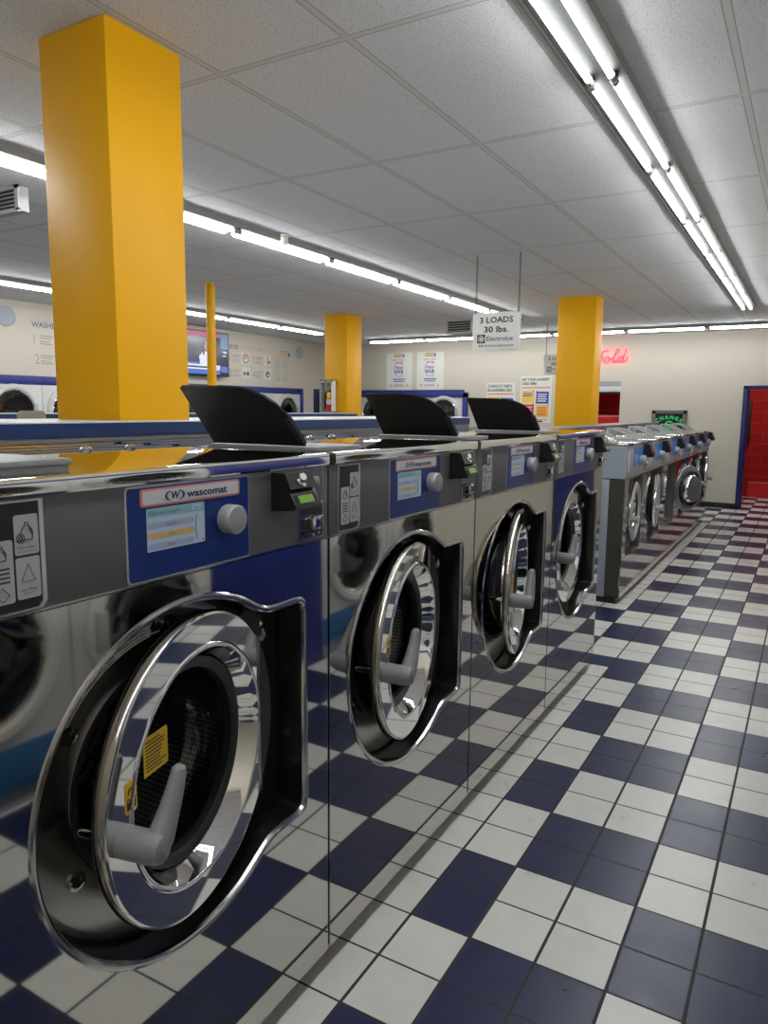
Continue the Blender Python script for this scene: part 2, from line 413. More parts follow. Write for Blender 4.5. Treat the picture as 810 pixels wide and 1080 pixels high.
# yellow columns
def column(u0, u1, v0, v1, n):
    m = MB(); m.box(u0, u1, v0, v1, 0, H, yellow, .03); o = S(m, 'column')
    return tag(o, {1: 'wide yellow square column rising behind the nearest washers', 2: 'yellow square column near the back wall beside the neon sign', 3: 'distant yellow square column carrying the extinguisher cabinet'}[n], 'column')
column(-7.6, -5.86, -.29, 1.42, 1); column(-8.45, -6.25, 33.55, 35.15, 2); column(-25.2, -23.35, 33.95, 35.9, 3)
m = MB(); m.lathe([(.24, 0), (.24, H)], (-23.2, 20.5, 0), 'z', 24, yellow); tag(S(m, 'column'), 'thin round yellow pole in front of the television', 'pole')

# ------------------------------------------------------------------ island walls behind the machine rows
def island(name, u0, u1, v0, v1, zt):
    m = MB(); m.box(u0, u1, v0, v1, 0, zt - .25, island_gray); m.box(u0 - .02, u1 + .03, v0, v1, zt - .25, zt - .03, navy); m.box(u0 - .05, u1 + .05, v0 - .02, v1, zt - .03, zt, island_top, .01)
    return S(m, name)
island('wall_island', -8.3, -5.62, -12, 14.6, 7.58)
island('wall_island_far', -21.5, -20, -8, 30, 7.55)
m = MB(); m.box(-6.6, -5.0, 20.5, 47.9, 0, 6.75, island_gray); m.box(-6.6, -4.98, 20.45, 47.9, 6.75, 7.0, navy); m.box(-6.6, -4.95, 20.4, 47.9, 7.0, 7.05, island_gray); S(m, 'wall_island_small')

# ------------------------------------------------------------------ big washers
UM = -.485; PW = 4.82; V0 = -6.38
CA, CZ, CR = 2.33, 4.05, 1.86
def well_outline():
    pts = []
    zt, zb, ar = 5.5, 2.64, 4.31
    a_t = math.asin((zt - CZ) / CR); a_b = math.asin((zb - CZ) / CR)
    n = 90
    for i in range(n + 1):
        a = a_t + (2 * pi + a_b - a_t) * i / n
        pts.append((CA + CR * cos(a), CZ + CR * sin(a)))
    pts += [(ar, zb), (ar, zt)]
    # resample and soften the corners
    P = [Vector(p) for p in pts]; out = []; step = .05; acc = 0
    for i in range(len(P)):
        a, b = P[i], P[(i + 1) % len(P)]; L = (b - a).length; t = -acc
        while t + step <= L + 1e-9:
            t += step
            if t >= 0: out.append(a + (b - a) * (t / L if L else 0))
        acc = L - t
    N = len(out); w = [math.exp(-.5 * (k / 2.6) ** 2) for k in range(-8, 9)]; sw = sum(w)
    res = []
    for i in range(N):
        q = Vector((0, 0))
        for k in range(-8, 9): q += out[(i + k) % N] * w[k + 8] / sw
        res.append(q)
    return res
WELL = well_outline()

def rrect(y0, y1, z0, z1, r, n=5, x=0.0):
    pts = []
    for cy, cz, a0 in ((y1 - r, z1 - r, 0), (y0 + r, z1 - r, pi / 2), (y0 + r, z0 + r, pi), (y1 - r, z0 + r, 1.5 * pi)):
        for i in range(n + 1):
            a = a0 + pi / 2 * i / n; pts.append((x, cy + r * cos(a), cz + r * sin(a)))
    return pts
def ring_arc(m, c, r0, r1, a0, a1, x, mat, n=16):
    vs = []; fs = []
    for i in range(n + 1):
        a = a0 + (a1 - a0) * i / n
        for r in (r0, r1): vs.append((x, c[0] + r * cos(a), c[1] + r * sin(a)))
    for i in range(n): fs.append((2 * i, 2 * i + 1, 2 * i + 3, 2 * i + 2))
    m.faces(vs, fs, mat)

def bottle(m, cy, cz, s, x, mat):
    # outline of a jug drawn as a thin line
    pts = [(-.42, -.5), (.42, -.5), (.46, .1), (.25, .42), (.12, .55), (.12, .75), (-.12, .75), (-.12, .55), (-.25, .42), (-.46, .1)]
    m.tube([(x, cy + p[0] * s, cz + p[1] * s) for p in pts], .006, 4, mat, closed=True)
    m.tube([(x, cy + .12 * s, cz + .2 * s), (x, cy + .3 * s, cz + .25 * s), (x, cy + .32 * s, cz - .1 * s)], .005, 4, mat)
def flower(m, cy, cz, s, x, mat):
    for k in range(6):
        a = k * pi / 3
        m.tube([(x, cy + s * (cos(a) * .6 + .32 * cos(b)), cz + s * (sin(a) * .6 + .32 * sin(b))) for b in [j * pi / 4 for j in range(8)]], .005, 4, mat, closed=True)

def make_washer():
    R0 = empty('washing_machine', (UM, V0, 0))
    # cabinet shell
    m = MB(); m.box(-4.75, -.05, .03, .08, .3, 7.1, satin); m.box(-4.75, -.05, PW - .08, PW - .03, .3, 7.1, satin); m.box(-4.8, -4.75, .03, PW - .03, .3, 7.1, satin)
    m.box(-4.75, -.1, .03, PW - .03, .3, .34, recess_b); m.build('cabinet', R0)
    m = MB(); m.box(-4.7, -.42, .06, PW - .06, 0, .3, black); m.build('base', R0)
    # front sheet with the door well cut in it
    m = MB()
    outer = [(0, .035, .29), (0, PW - .035, .29), (0, PW - .035, 6.165), (0, .035, 6.165)]
    m.holed(outer, [[(0, p.x, p.y) for p in WELL]], steel)
    m.box(-.12, 0, .035, PW - .035, .285, .29, steel)
    m.band(outer[1:3] + [(-.06, PW - .02, 6.165), (-.06, PW - .02, .29)], (0, 0, 0), lip) if False else None
    m.box(-.07, -.001, .018, .036, .29, 6.165, lip); m.box(-.07, -.001, PW - .036, PW - .018, .29, 6.165, lip)
    m.build('front_panel', R0)
    # rolled lip and wall of the well
    m = MB()
    prof = [(0, 0), (.022, .018), (.03, .035), (.018, .055), (-.01, .062)]
    N = len(WELL); nor = []
    for i in range(N):
        t = (WELL[(i + 1) % N] - WELL[i - 1]).normalized(); nor.append(Vector((-t.y, t.x)))
    cen = Vector((CA, CZ))
    loops = []
    for px, off in [(.0, -.035), (.014, -.02), (.022, .0), (.02, .022), (.006, .042), (-.03, .055), (-.30, .062), (-.44, .066)]:
        L = []
        for i in range(N):
            nn = nor[i]
            # point toward the inside of the loop
            L.append((px, WELL[i].x + nn.x * off, WELL[i].y + nn.y * off))
        loops.append(L)
    for k in range(len(loops) - 1): m.band(loops[k], None, lip if k < 5 else recess_m, True, loops[k + 1])
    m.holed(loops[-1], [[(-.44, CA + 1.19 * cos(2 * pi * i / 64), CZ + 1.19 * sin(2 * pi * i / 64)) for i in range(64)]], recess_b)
    well = m.build('door_well', R0, angle=50)
    m = MB(); m.lathe([(1.17, -.44), (1.18, -.40), (1.20, -.388), (1.22, -.385), (1.67, -.385), (1.69, -.387), (1.745, -.40), (1.76, -.44)], (0, CA, CZ), 'x', 72, ring_steel, a0=radians(62), a1=radians(298)); m.build('front_ring', well)
    m = MB()
    ring_arc(m, (CA, CZ), 1.46, 1.70, radians(97), radians(150), -.380, sticker_m)
    ring_arc(m, (CA, CZ), 1.47, 1.66, radians(92), radians(97), -.378, label_w)
    for r in (1.48, 1.515, 1.55, 1.585, 1.62, 1.655):
        for a0, a1 in ((99, 113), (115, 131), (133, 148)): ring_arc(m, (CA, CZ), r, r + .010, radians(a0), radians(a1 - random.uniform(0, 4)), -.377, sticker_l, 6)
    fl = [(-.05, 0), (.05, 0), (.07, .05), (.03, .12), (.01, .06), (-.02, .13), (-.07, .05)]
    m.sheet([(-.375, 2.22 + p[0], 5.54 + p[1]) for p in fl], black_ink)
    m.build('warning_label', well)
    for k, (a, z) in enumerate(((2.41, 5.58), (1.14, 4.82), (1.15, 3.37))):
        m = MB(); m.lathe([(.095, -.385), (.095, -.36), (.065, -.355), (.058, -.375), (0.001, -.375)], (0, a, z), 'x', 20, lip); m.lathe([(.04, -.372), (.03, -.36), (.001, -.36)], (0, a, z), 'x', 12, black); m.build('bolt', well)
    m = MB(); m.box(-.388, -.374, .84, 1.08, 4.02, 4.10, black, .005); m.build('latch_slot', well)
    # gasket and drum
    m = MB(); m.lathe([(1.20, -.43), (1.18, -.37), (1.15, -.365), (1.135, -.41), (1.12, -.405), (1.10, -.45), (1.085, -.44), (1.07, -.50), (1.06, -.60), (1.10, -.66)], (0, CA, CZ), 'x', 72, rubber); tub = m.build('gasket', R0)
    m = MB(); m.lathe([(1.10, -.66), (1.40, -.74), (1.56, -.88), (1.56, -2.9), (1.35, -3.0)], (0, 0, 0), 'x', 72, drum_m)
    m.disc(1.36, (0, 0, 0), 'x', 64, glow_dark, -3.0)
    for k in range(3):
        a = k * 2 * pi / 3 + .5
        m.tube([(-.9, 1.45 * cos(a), 1.45 * sin(a)), (-2.8, 1.45 * cos(a), 1.45 * sin(a))], .17, 10, satin)
    m.build('drum', tub, (0, CA, CZ))
    # control panel
    m = MB()
    m.box(-.12, 0, .02, PW - .02, 6.185, 7.125, gray_panel, .012)
    m.box(-.05, .012, .03, PW - .03, 6.178, 6.198, lip)
    m.box(.0, .004, PW - .16, PW - .145, 6.2, 7.1, recess_m)
    cp = m.build('control_panel', R0)
    m = MB(); m.prism(rrect(1.565, 3.255, 6.195, 7.11, .05), (.012, 0, 0), bezel); m.prism(rrect(1.585, 3.235, 6.215, 7.09, .04, x=.008), (.012, 0, 0), blue_panel)
    disp = m.build('display_panel', cp)
    m = MB(); m.prism(rrect(1.80, 2.555, 6.475, 6.885, .01, x=.018), (.006, 0, 0), scr_bg)
    m.sheet([(.0265, 1.805, 6.80), (.0265, 2.55, 6.80), (.0265, 2.55, 6.882), (.0265, 1.805, 6.882)], scr_top)
    for z, mt in ((6.69, scr_row), (6.59, scr_sel), (6.49, scr_row)):
        m.sheet([(.0265, 1.805, z), (.0265, 2.40, z), (.0265, 2.40, z + .06), (.0265, 1.805, z + .06)], mt)
    for tx, z in (('Español', 6.705), ('Cold', 6.605), ('Warm', 6.505)): m.text(tx, (.028, 2.10, z), Y3, Z3, .030, sticker_t)
    m.text('Select your program', (.028, 1.83, 6.825), Y3, Z3, .034, sticker_t, align='l')
    m.sheet([(.0275, 2.38, 6.815), (.0275, 2.51, 6.815), (.0275, 2.51, 6.87), (.0275, 2.38, 6.87)], scr_bg)
    m.text('60%', (.029, 2.445, 6.828), Y3, Z3, .026, sticker_t)
    m.tube([(.028, 2.455 - .03 * cos(a), 6.64 + .13 * sin(a)) for a in [radians(d_) for d_ in range(-80, 81, 20)]], .004, 4, sticker_t)
    m.disc(.013, (.028, 2.525, 6.50), 'x', 10, red_s)
    m.build('screen', cp)
    m = MB(); m.prism(rrect(1.73, 3.09, 6.905, 7.075, .03, x=.02), (.006, 0, 0), label_p); m.prism(rrect(1.755, 3.065, 6.925, 7.055, .02, x=.024), (.005, 0, 0), label_w)
    m.text('wascomat', (.031, 2.60, 6.955), Y3, Z3, .070, navy_ink, .028, width=.58)
    m.text('W', (.031, 2.155, 6.955), Y3, Z3, .072, navy_ink, .03, slant=.15)
    for sg in (-1, 1): m.tube([(.031, 2.155 + sg * .115 * cos(a), 6.99 + .052 * sin(a)) for a in [radians(d_) for d_ in range(-60, 61, 15)]], [.004, .006, .009, .011, .012, .011, .009, .006, .004], 5, navy_ink)
    m.build('maker_label', cp)
    m = MB(); m.lathe([(.15, .018), (.155, .03), (.155, .16), (.145, .175), (.12, .182), (.001, .184)], (0, 2.89, 6.665), 'x', 40, knob_m); m.build('knob', cp)
    # detergent labels
    m = MB(); fr = [(0, .225, 6.205), (0, .70, 6.205), (0, .75, 6.26), (0, .75, 7.10), (0, .225, 7.10)]
    m.prism([(.0, p[1], p[2]) for p in fr], (.01, 0, 0), bezel); m.prism([(.006, .24, 6.225), (.006, .66, 6.225), (.006, .705, 6.27), (.006, .705, 7.085), (.006, .24, 7.085)], (.01, 0, 0), black)
    for y0, y1, z0, z1 in ((.485, .69, 6.665, 6.985), (.485, .69, 6.31, 6.645), (.265, .465, 6.30, 6.80)):
        m.prism(rrect(y0, y1, z0, z1, .02, x=.014), (.006, 0, 0), det_w)
    bottle(m, .59, 6.84, .11, .021, sticker_t); flower(m, .535, 6.80, .04, .021, sticker_t)
    m.text('Fabric Softener', (.021, .587, 6.715), Y3, Z3, .020, sticker_t, .01, width=.165); m.text('Suavizante en Líquido', (.021, .587, 6.688), Y3, Z3, .015, sticker_t, width=.165)
    m.tube([(.021, .525, 6.45), (.021, .645, 6.45), (.021, .587, 6.59)], .005, 4, sticker_t, closed=True)
    m.text('Liquid Bleach', (.021, .587, 6.375), Y3, Z3, .020, sticker_t, .01, width=.14); m.text('Blanqueador', (.021, .587, 6.35), Y3, Z3, .015, sticker_t, width=.10)
    bottle(m, .365, 6.69, .09, .021, sticker_t)
    for z in (6.57, 6.535, 6.50, 6.465): m.box(.019, .021, .30, .43, z, z + .016, sticker_t)
    m.tube([(.021, .31, 6.37), (.021, .365, 6.32), (.021, .42, 6.37), (.021, .365, 6.43)], .005, 4, sticker_t, closed=True)
    m.build('detergent_labels', cp)
    # card reader: wedge with overhang
    m = MB()
    prof = [(0, 6.65), (0, 7.10), (.20, 7.10), (.285, 6.92), (.235, 6.905), (.27, 6.875), (.36, 6.72), (.33, 6.68)]
    m.prism([(p[0], 3.66, p[1]) for p in prof], (0, .5, 0), black)
    def onslope(pa, pb, y0, y1, t0, t1, mat, e=.006):
        d_ = Vector((pb[0] - pa[0], 0, pb[1] - pa[1])); nn = Vector((d_.z, 0, -d_.x)).normalized()
        if nn.x < 0: nn = -nn
        q = lambda y, t: Vector((pa[0], y, pa[1])) + d_ * t + nn * e
        m.sheet([q(y0, t0), q(y1, t0), q(y1, t1), q(y0, t1)], mat)
        return q
    onslope((.27, 6.875), (.36, 6.72), 3.71, 4.10, .12, .92, lcd_frame); onslope((.27, 6.875), (.36, 6.72), 3.76, 4.04, .25, .78, lcd, .009)
    q = onslope((.20, 7.10), (.285, 6.92), 3.68, 3.69, .1, .2, black)
    hand = [(3.92, .12), (4.00, .10), (4.03, .25), (4.02, .45), (3.97, .55), (3.92, .5), (3.90, .3)]
    m.sheet([q(y, t) for y, t in hand], white_m)
    for pl in ([(3.83, .45), (3.88, .40), (3.89, .48), (3.85, .66), (3.83, .6)], [(3.90, .82), (3.93, .78), (3.96, .82), (3.96, .9), (3.90, .9)]): m.sheet([q(y, t) for y, t in pl], white_m)
    m.tube([q(3.86, .5), q(3.86, .75), q(3.96, .75)], .008, 4, white_m)
    cr = m.build('card_reader', cp)
    # coin mechanism
    m = MB()
    m.prism(rrect(4.17, 4.68, 6.215, 7.10, .02), (.012, 0, 0), lip); m.prism(rrect(4.20, 4.655, 6.65, 7.08, .02, x=.008), (.008, 0, 0), gray_panel); m.prism(rrect(4.20, 4.655, 6.24, 6.62, .02, x=.008), (.008, 0, 0), recess_m)
    m.box(.012, .03, 4.40, 4.43, 6.69, 6.98, black); m.box(.012, .06, 4.36, 4.62, 6.66, 6.69, chrome, .008)
    m.lathe([(.06, .012), (.07, .10), (.05, .115), (.001, .118)], (0, 4.42, 6.94), 'x', 16, hgray)
    m.box(.012, .10, 4.36, 4.53, 6.33, 6.51, chrome, .03); m.box(.10, .112, 4.41, 4.49, 6.37, 6.47, blue_panel, .01)
    m.box(.012, .05, 4.24, 4.64, 6.48, 6.50, chrome, .006); m.box(.012, .04, 4.25, 4.64, 6.30, 6.32, black)
    m.lathe([(.022, .012), (.022, .05), (.001, .055)], (0, 4.42, 6.275), 'x', 10, chrome); m.lathe([(.018, .012), (.018, .05), (.001, .055)], (0, 4.53, 6.29), 'x', 10, chrome)
    for y, z in ((4.3, 7.0), (4.3, 6.96), (4.3, 6.92)): m.box(.016, .018, y - .04, y + .04, z, z + .012, sticker_t)
    m.build('coin_slot', cp)
    # bright top with rolled front edge
    m = MB()
    prof = [(-.10, 7.12), (.015, 7.12), (.028, 7.14), (.028, 7.235), (.018, 7.258), (-.02, 7.27), (-2.75, 7.27), (-2.77, 7.285), (-2.83, 7.285), (-2.85, 7.27), (-3.35, 7.27), (-3.37, 7.285), (-3.43, 7.285), (-3.45, 7.27), (-4.0, 7.27), (-4.02, 7.285), (-4.08, 7.285), (-4.1, 7.27), (-4.8, 7.27), (-4.8, 7.12)]
    vs = [(p[0], y, p[1]) for y in (.13, PW - .015) for p in prof]; n = len(prof)
    m.faces(vs, [(i, i + 1, n + i + 1, n + i) for i in range(n - 1)], chrome_top, True)
    m.sheet([(p[0], .13, p[1]) for p in prof], chrome_top); m.sheet([(p[0], PW - .015, p[1]) for p in prof], chrome_top)
    top = m.build('top_sheet', R0, angle=25)
    m = MB(); m.box(-.6, .02, .015, .125, 7.115, 7.262, black, .01); m.box(-4.8, -.6, .015, .125, 7.2, 7.262, chrome_top); m.build('end_cap', top)
    for y in (3.2, 3.9):
        m = MB(); m.lathe([(.07, 7.27), (.07, 7.30), (.045, 7.33), (.001, 7.34)], (-2.6, y, 0), 'z', 14, chrome); m.build('bolt', top)
    # soap dispenser
    m = MB(); m.box(-2.16, -.27, .11, 1.22, 7.265, 7.325, disp_gray, .012); m.build('soap_dispenser', R0)
    # door
    D = 1.57; hinge = (-.26, 3.94, 4.155)
    m = MB()
    prof = [(1.19, -.16), (D - .03, -.16), (D, -.145), (D + .012, -.12), (D + .012, -.03), (D, -.008), (D - .02, 0), (D - .026, 0), (1.262, 0), (1.255, 0), (1.24, .014), (1.22, .02), (1.2, .012), (1.195, .005), (1.165, -.07), (1.10, -.19), (1.095, -.2), (1.07, -.24), (1.19, -.24)]
    k0 = 5
    c = (0, -D, 0)
    m.lathe(prof[0:6], c, 'x', 96, rim_steel); m.lathe(prof[5:], c, 'x', 96, chrome); m.lathe([prof[-1], prof[0]], c, 'x', 96, rim_steel)
    door = m.build('door', R0, hinge, angle=40)
    m = MB(); m.lathe([(1.075, -.20), (1.06, -.185), (.99, -.20), (.955, -.225), (.95, -.30), (.99, -.40), (1.04, -.38), (1.06, -.30), (1.08, -.24)], c, 'x', 80, rubber); m.build('door_seal', door)
    m = MB(); m.lathe([(.96, -.25), (.95, -.42), (.90, -.66), (.82, -.76), (.6, -.80), (.3, -.815), (.001, -.82)], c, 'x', 72, glass_m); m.build('door_glass', door, recalc=False)
    m = MB()
    hy, hz = -2 * D + .22, -.10
    m.lathe([(.135, -.005), (.145, .02), (.142, .28), (.135, .36), (.12, .41), (.08, .43), (.001, .435)], (0, hy, hz), 'x', 28, hgray)
    path = [(.32, hy - .02, hz - .02), (.33, hy + .09, hz + .06), (.34, hy + .19, hz + .22), (.345, hy + .30, hz + .40), (.34, hy + .37, hz + .53)]
    m.tube(path, [.125, .12, .10, .082, .07], 16, hgray); m.lathe([(.07, -.03), (.062, .03), (.035, .058), (.001, .068)], (.34, hy + .37, hz + .53), 'z', 14, hgray)
    m.build('handle', door)
    m = MB(); m.lathe([(.045, -.16), (.045, -.42), (.03, -.46), (.001, -.47)], (0, hy, hz), 'x', 12, chrome); m.lathe([(.10, -.16), (.10, -.19), (.001, -.19)], (0, hy, hz), 'x', 12, hgray); m.build('latch_pin', door)
    m = MB()
    pts = [(-.17, -.62, 1.22), (-.17, -.20, 1.30), (-.17, .10, 1.15), (-.17, .17, .7), (-.17, .17, -.95), (-.17, .05, -1.2), (-.17, -.25, -1.2)]
    m.prism(pts, (-.08, 0, 0), hinge_m)
    for y, z in ((.04, 1.02), (.10, .25), (.10, -.62), (-.06, -1.06)): m.lathe([(.045, -.17), (.045, -.15), (.025, -.135), (.001, -.13)], (0, y, z), 'x', 12, chrome)
    m.box(-.22, -.12, -.05, .02, 1.15, 1.3, black, .02)
    m.build('hinge_bracket', door)
    m = MB(); m.lathe([(.08, 0), (.08, .02), (.05, .028), (.001, .03)], (0, -.24, .98), 'x', 16, lip); m.lathe([(.04, .03), (.001, .032)], (0, -.24, .98), 'x', 8, hgray); m.build('door_screw', door)
    m = MB(); m.prism(rrect(hy + .05, hy + .21, hz + .20, hz + .50, .03, x=.001), (.005, 0, 0), yellow_s)
    for yy in (.09, .165): m.box(.007, .009, hy + yy - .025, hy + yy + .025, hz + .24, hz + .31, black_ink); m.tube([(.008, hy + yy + .018 * cos(a), hz + .315 + .03 * sin(a)) for a in [i * pi / 5 for i in range(6)]], .006, 4, black_ink)
    m.tube([(.008, hy + .13 + .045 * cos(a), hz + .385 + .05 * sin(a)) for a in [i * pi / 6 for i in range(7)]], .008, 4, black_ink)
    m.build('lock_sticker', door)
    m = MB(); yy = -D - .62; m.prism(rrect(yy, yy + .40, .06, .46, .01, x=-.30), (.006, 0, 0), yellow_s)
    for k in range(9): m.box(-.293, -.291, yy + .03, yy + .37 - random.uniform(0, .12), .40 - k * .037, .413 - k * .037, black_ink)
    m.build('yellow_warning_sticker', door)
    return R0, door

W0, door0 = make_washer()
def lid_closed(parent):
    m = MB(); m.box(-2.16, -.25, .10, 1.24, 7.328, 7.385, disp_gray, .015)
    return m.build('dispenser_lid', parent)
def lid_mesh():
    m = MB()
    out = [(-2.07, 0), (-.46, 0), (-.465, .15), (-.49, .32), (-.55, .50), (-.64, .66), (-.78, .79), (-.96, .875), (-1.15, .92), (-1.4, .935), (-2.12, .955), (-2.17, .93)]
    m.prism([(x, -L, 0) for x, L in out], (0, 0, .035), lidblack)
    m.prism([(-.52, -.04, -.03), (-.43, -.04, -.03), (-.50, -.45, -.03), (-.60, -.48, -.03)], (0, 0, .06), black)
    return m
washers = [W0]
wl = ['big stainless front-load washer nearest the viewer, grey dispenser lid shut flat, door ajar',
      'second big stainless washer from the viewer, black dispenser lid raised, door ajar',
      'third big stainless washer, its round door swung edge-on between two other washers',
      'big stainless washer at the far end of its row, door pushed nearly shut']
for k in range(1, 4):
    c = copy_tree(W0); c.location = Vector((UM, V0 + PW * k, 0)) * T; washers.append(c)
for k, w in enumerate(washers):
    tag(w, wl[k], 'washing machine', 'big stainless washers in the front row')
    child(w, 'door').rotation_euler = (0, 0, radians((12.6, 10.2, 12.6, 2.6)[k]))
    dsp = child(w, 'soap_dispenser')
    if k == 0: lid_closed(dsp)
    else:
        if k == 1:
            L0 = lid_mesh().build('dispenser_lid', dsp, (0, .13, 7.335)); L0.rotation_euler = (radians(-54.5), 0, 0); L0['label'] = 'black lid standing open'
        else:
            c = L0.copy(); COL.objects.link(c); c.parent = dsp
# a washer on the other side of the island: its raised grey lid shows over the island top
R = empty('rear_washer', (-8.35, -2.3, 0), 'washer behind the navy island with raised grey rounded lid', 'washing machine')
m = MB(); m.box(-4.2, -.02, 0, PW, .3, 7.2, satin, .03); m.build('cabinet', R)
m = MB(); m.box(-4.25, -.02, .02, PW - .02, 7.2, 7.27, chrome_top, .02); m.build('top_sheet', R)
m = MB(); m.prism([(p[0], p[1], p[2]) for p in rrect(2.1, 2.72, 7.27, 7.73, .1, x=-.65)], (.05, 0, 0), lgray); m.build('dispenser_lid', R)
m = MB(); m.box(-4.1, -.1, .1, PW - .1, 0, .3, black); m.build('base', R)

# ------------------------------------------------------------------ small washers
US, VS, PS = -1.45, 20.7, 4.55
def make_small():
    R0 = empty('small_washing_machine', (US, VS, 0))
    m = MB(); m.box(-3.5, -.86, .02, PS - .02, .25, 5.1, gray_side); m.box(-.86, -.62, .02, PS - .02, .25, 5.1, gray_side, .01)
    m.box(-.62, -.02, .02, .06, .25, 5.1, dark_side); m.box(-.62, -.02, PS - .06, PS - .02, .25, 5.1, dark_side); m.box(-.62, -.02, .02, PS - .02, .25, .3, recess_b)
    m.build('cabinet', R0)
    m = MB(); m.box(-3.5, -.16, .04, PS - .04, 0, .25, black); m.build('base', R0)
    m = MB()
    y0, y1, z0, z1 = .72, 3.62, 1.85, 5.08
    outer = [(0, .015, .24), (0, PS - .015, .24), (0, PS - .015, 5.12), (0, .015, 5.12)]; hole = rrect(y0, y1, z0, z1, .15)
    m.holed(outer, [hole], steel2); m.band(hole, (-.4, 0, 0), well_gray)
    m.box(-.05, 0, .005, .02, .24, 5.12, lip); fp = m.build('front_panel', R0)
    m = MB(); m.holed([(-.4, y0, z0), (-.4, y1, z0), (-.4, y1, z1), (-.4, y0, z1)], [[(-.4, 2.0 + 1.05 * cos(2 * pi * i / 40), 3.6 + 1.05 * sin(2 * pi * i / 40)) for i in range(40)]], satin)
    m.lathe([(1.06, -.40), (1.03, -.34), (.98, -.38), (.96, -.55)], (0, 2.0, 3.6), 'x', 40, rubber)
    m.lathe([(.96, -.55), (1.2, -.6), (1.2, -2.2)], (0, 2.0, 3.6), 'x', 40, glow_dark); m.disc(1.2, (0, 2.0, 3.6), 'x', 40, glow_dark, -2.2)
    m.build('door_well', R0)
    m = MB(); m.box(-3.5, 0, .01, PS - .01, 5.14, 6.45, gray_panel2, .03)
    m.box(-3.5, -.45, .005, .012, 5.14, 6.42, gray_side); m.box(-.45, -.01, .004, .012, 5.14, 6.42, gray_side)
    cp = m.build('control_panel', R0)
    m = MB(); m.prism(rrect(1.42, 3.25, 5.56, 6.33, .05), (.03, 0, 0), lightblue_panel)
    m.text('wascomat', (.035, 2.2, 6.2), Y3, Z3, .06, label_w)
    for z in (6.0, 5.87, 5.74): m.box(.03, .034, 1.55, 1.8, z, z + .05, label_w)
    m.build('display_panel', cp)
    m = MB(); m.lathe([(.19, .02), (.2, .05), (.18, .22), (.10, .27), (.001, .28)], (0, 2.75, 5.78), 'x', 24, gray_side); m.build('knob', cp)
    m = MB(); prof = [(0, 5.85), (0, 6.42), (.22, 6.42), (.34, 6.1), (.42, 5.95), (.36, 5.85)]
    m.prism([(p[0], 3.4, p[1]) for p in prof], (0, .55, 0), black); m.box(.3, .40, 3.75, 3.93, 6.0, 6.1, red_s); m.build('card_reader', cp)
    m = MB(); m.box(0, .03, 3.6, 4.2, 5.25, 5.9, chrome, .01); m.box(.03, .15, 3.75, 3.95, 5.45, 5.65, chrome, .03); m.build('coin_slot', cp)
    m = MB(); m.box(0, .02, .35, .6, 5.4, 6.3, label_w); m.build('detergent_labels', cp)
    m = MB(); m.box(-3.55, .06, .0, PS, 6.45, 6.55, chrome_top, .02); m.build('top_sheet', R0)
    # hooded dispenser with a see-through sloping lid
    m = MB()
    for y in (.35, 1.75):
        pr_ = [(-.72, 6.56), (-.62, 6.56), (-1.0, 6.80), (-1.45, 7.02), (-1.9, 7.09), (-1.92, 7.02), (-1.52, 6.95), (-1.10, 6.74)]
        m.prism([(p[0], y, p[1]) for p in pr_], (0, .09, 0), lgray)
    m.box(-2.0, -1.88, .35, 1.87, 6.55, 7.05, lgray, .02); m.box(-1.9, -.7, .35, 1.87, 6.55, 6.60, lgray)
    ds = m.build('soap_dispenser', R0)
    m = MB(); m.sheet([(-.72, .47, 6.60), (-.72, 1.75, 6.60), (-1.10, 1.75, 6.79), (-1.10, .47, 6.79)], clear_m); m.sheet([(-1.10, .47, 6.79), (-1.10, 1.75, 6.79), (-1.88, 1.75, 7.02), (-1.88, .47, 7.02)], clear_m)
    m.build('clear_lid', ds, recalc=False)
    # door
    D = 1.28; c = (0, -D, 0)
    m = MB(); m.lathe([(.98, -.12), (D - .02, -.14), (D, -.11), (D, -.03), (D - .03, .01), (1.12, .07), (1.02, .06), (.95, .0), (.92, -.06), (.98, -.12)], c, 'x', 56, gray_panel2)
    m.lathe([(D + .004, -.1), (D + .006, -.07), (D + .004, -.02)], c, 'x', 56, chrome)
    door = m.build('door', R0, (-.03, 3.42, 3.6))
    m = MB(); m.lathe([(.93, -.04), (.86, -.03), (.84, -.10), (.86, -.26), (.98, -.28), (1.0, -.13)], c, 'x', 48, rubber); m.build('door_seal', door)
    m = MB(); m.lathe([(.85, -.08), (.80, -.32), (.72, -.46)], c, 'x', 48, chrome); m.lathe([(.72, -.46), (.5, -.50), (.001, -.51)], c, 'x', 48, satin); m.build('door_glass', door, recalc=False)
    m = MB(); m.lathe([(.10, .02), (.12, .16), (.16, .22), (.16, .30), (.10, .36), (.001, .38)], (0, -2 * D + .18, -.2), 'x', 16, lgray); m.build('handle', door)
    m = MB(); m.box(-.15, .02, -.2, .06, -.5, .5, satin, .02); m.build('hinge_bracket', door)
    return R0
s0 = make_small(); smalls = [s0]
for k in range(1, 6):
    c = copy_tree(s0); c.location = Vector((US, VS + PS * k, 0)) * T; smalls.append(c)
sl = ['small silver washer at the near end of its row, beside the gap',
      'second small silver washer of the far row, door slightly ajar beside the wide-open one',
      'third small silver washer of the far row, round door swung wide open into the aisle',
      'fourth small silver washer of the far row, just behind the wide-open door',
      'fifth small silver washer of the far row, next to the last one',
      'last small silver washer of the far row, nearest the cream back wall']
for k, w in enumerate(smalls):
    tag(w, sl[k], 'washing machine', 'small silver washers in the far row')
    child(w, 'door').rotation_euler = (0, 0, radians((3, 7, 156, 3.5, 9, 9)[k]))

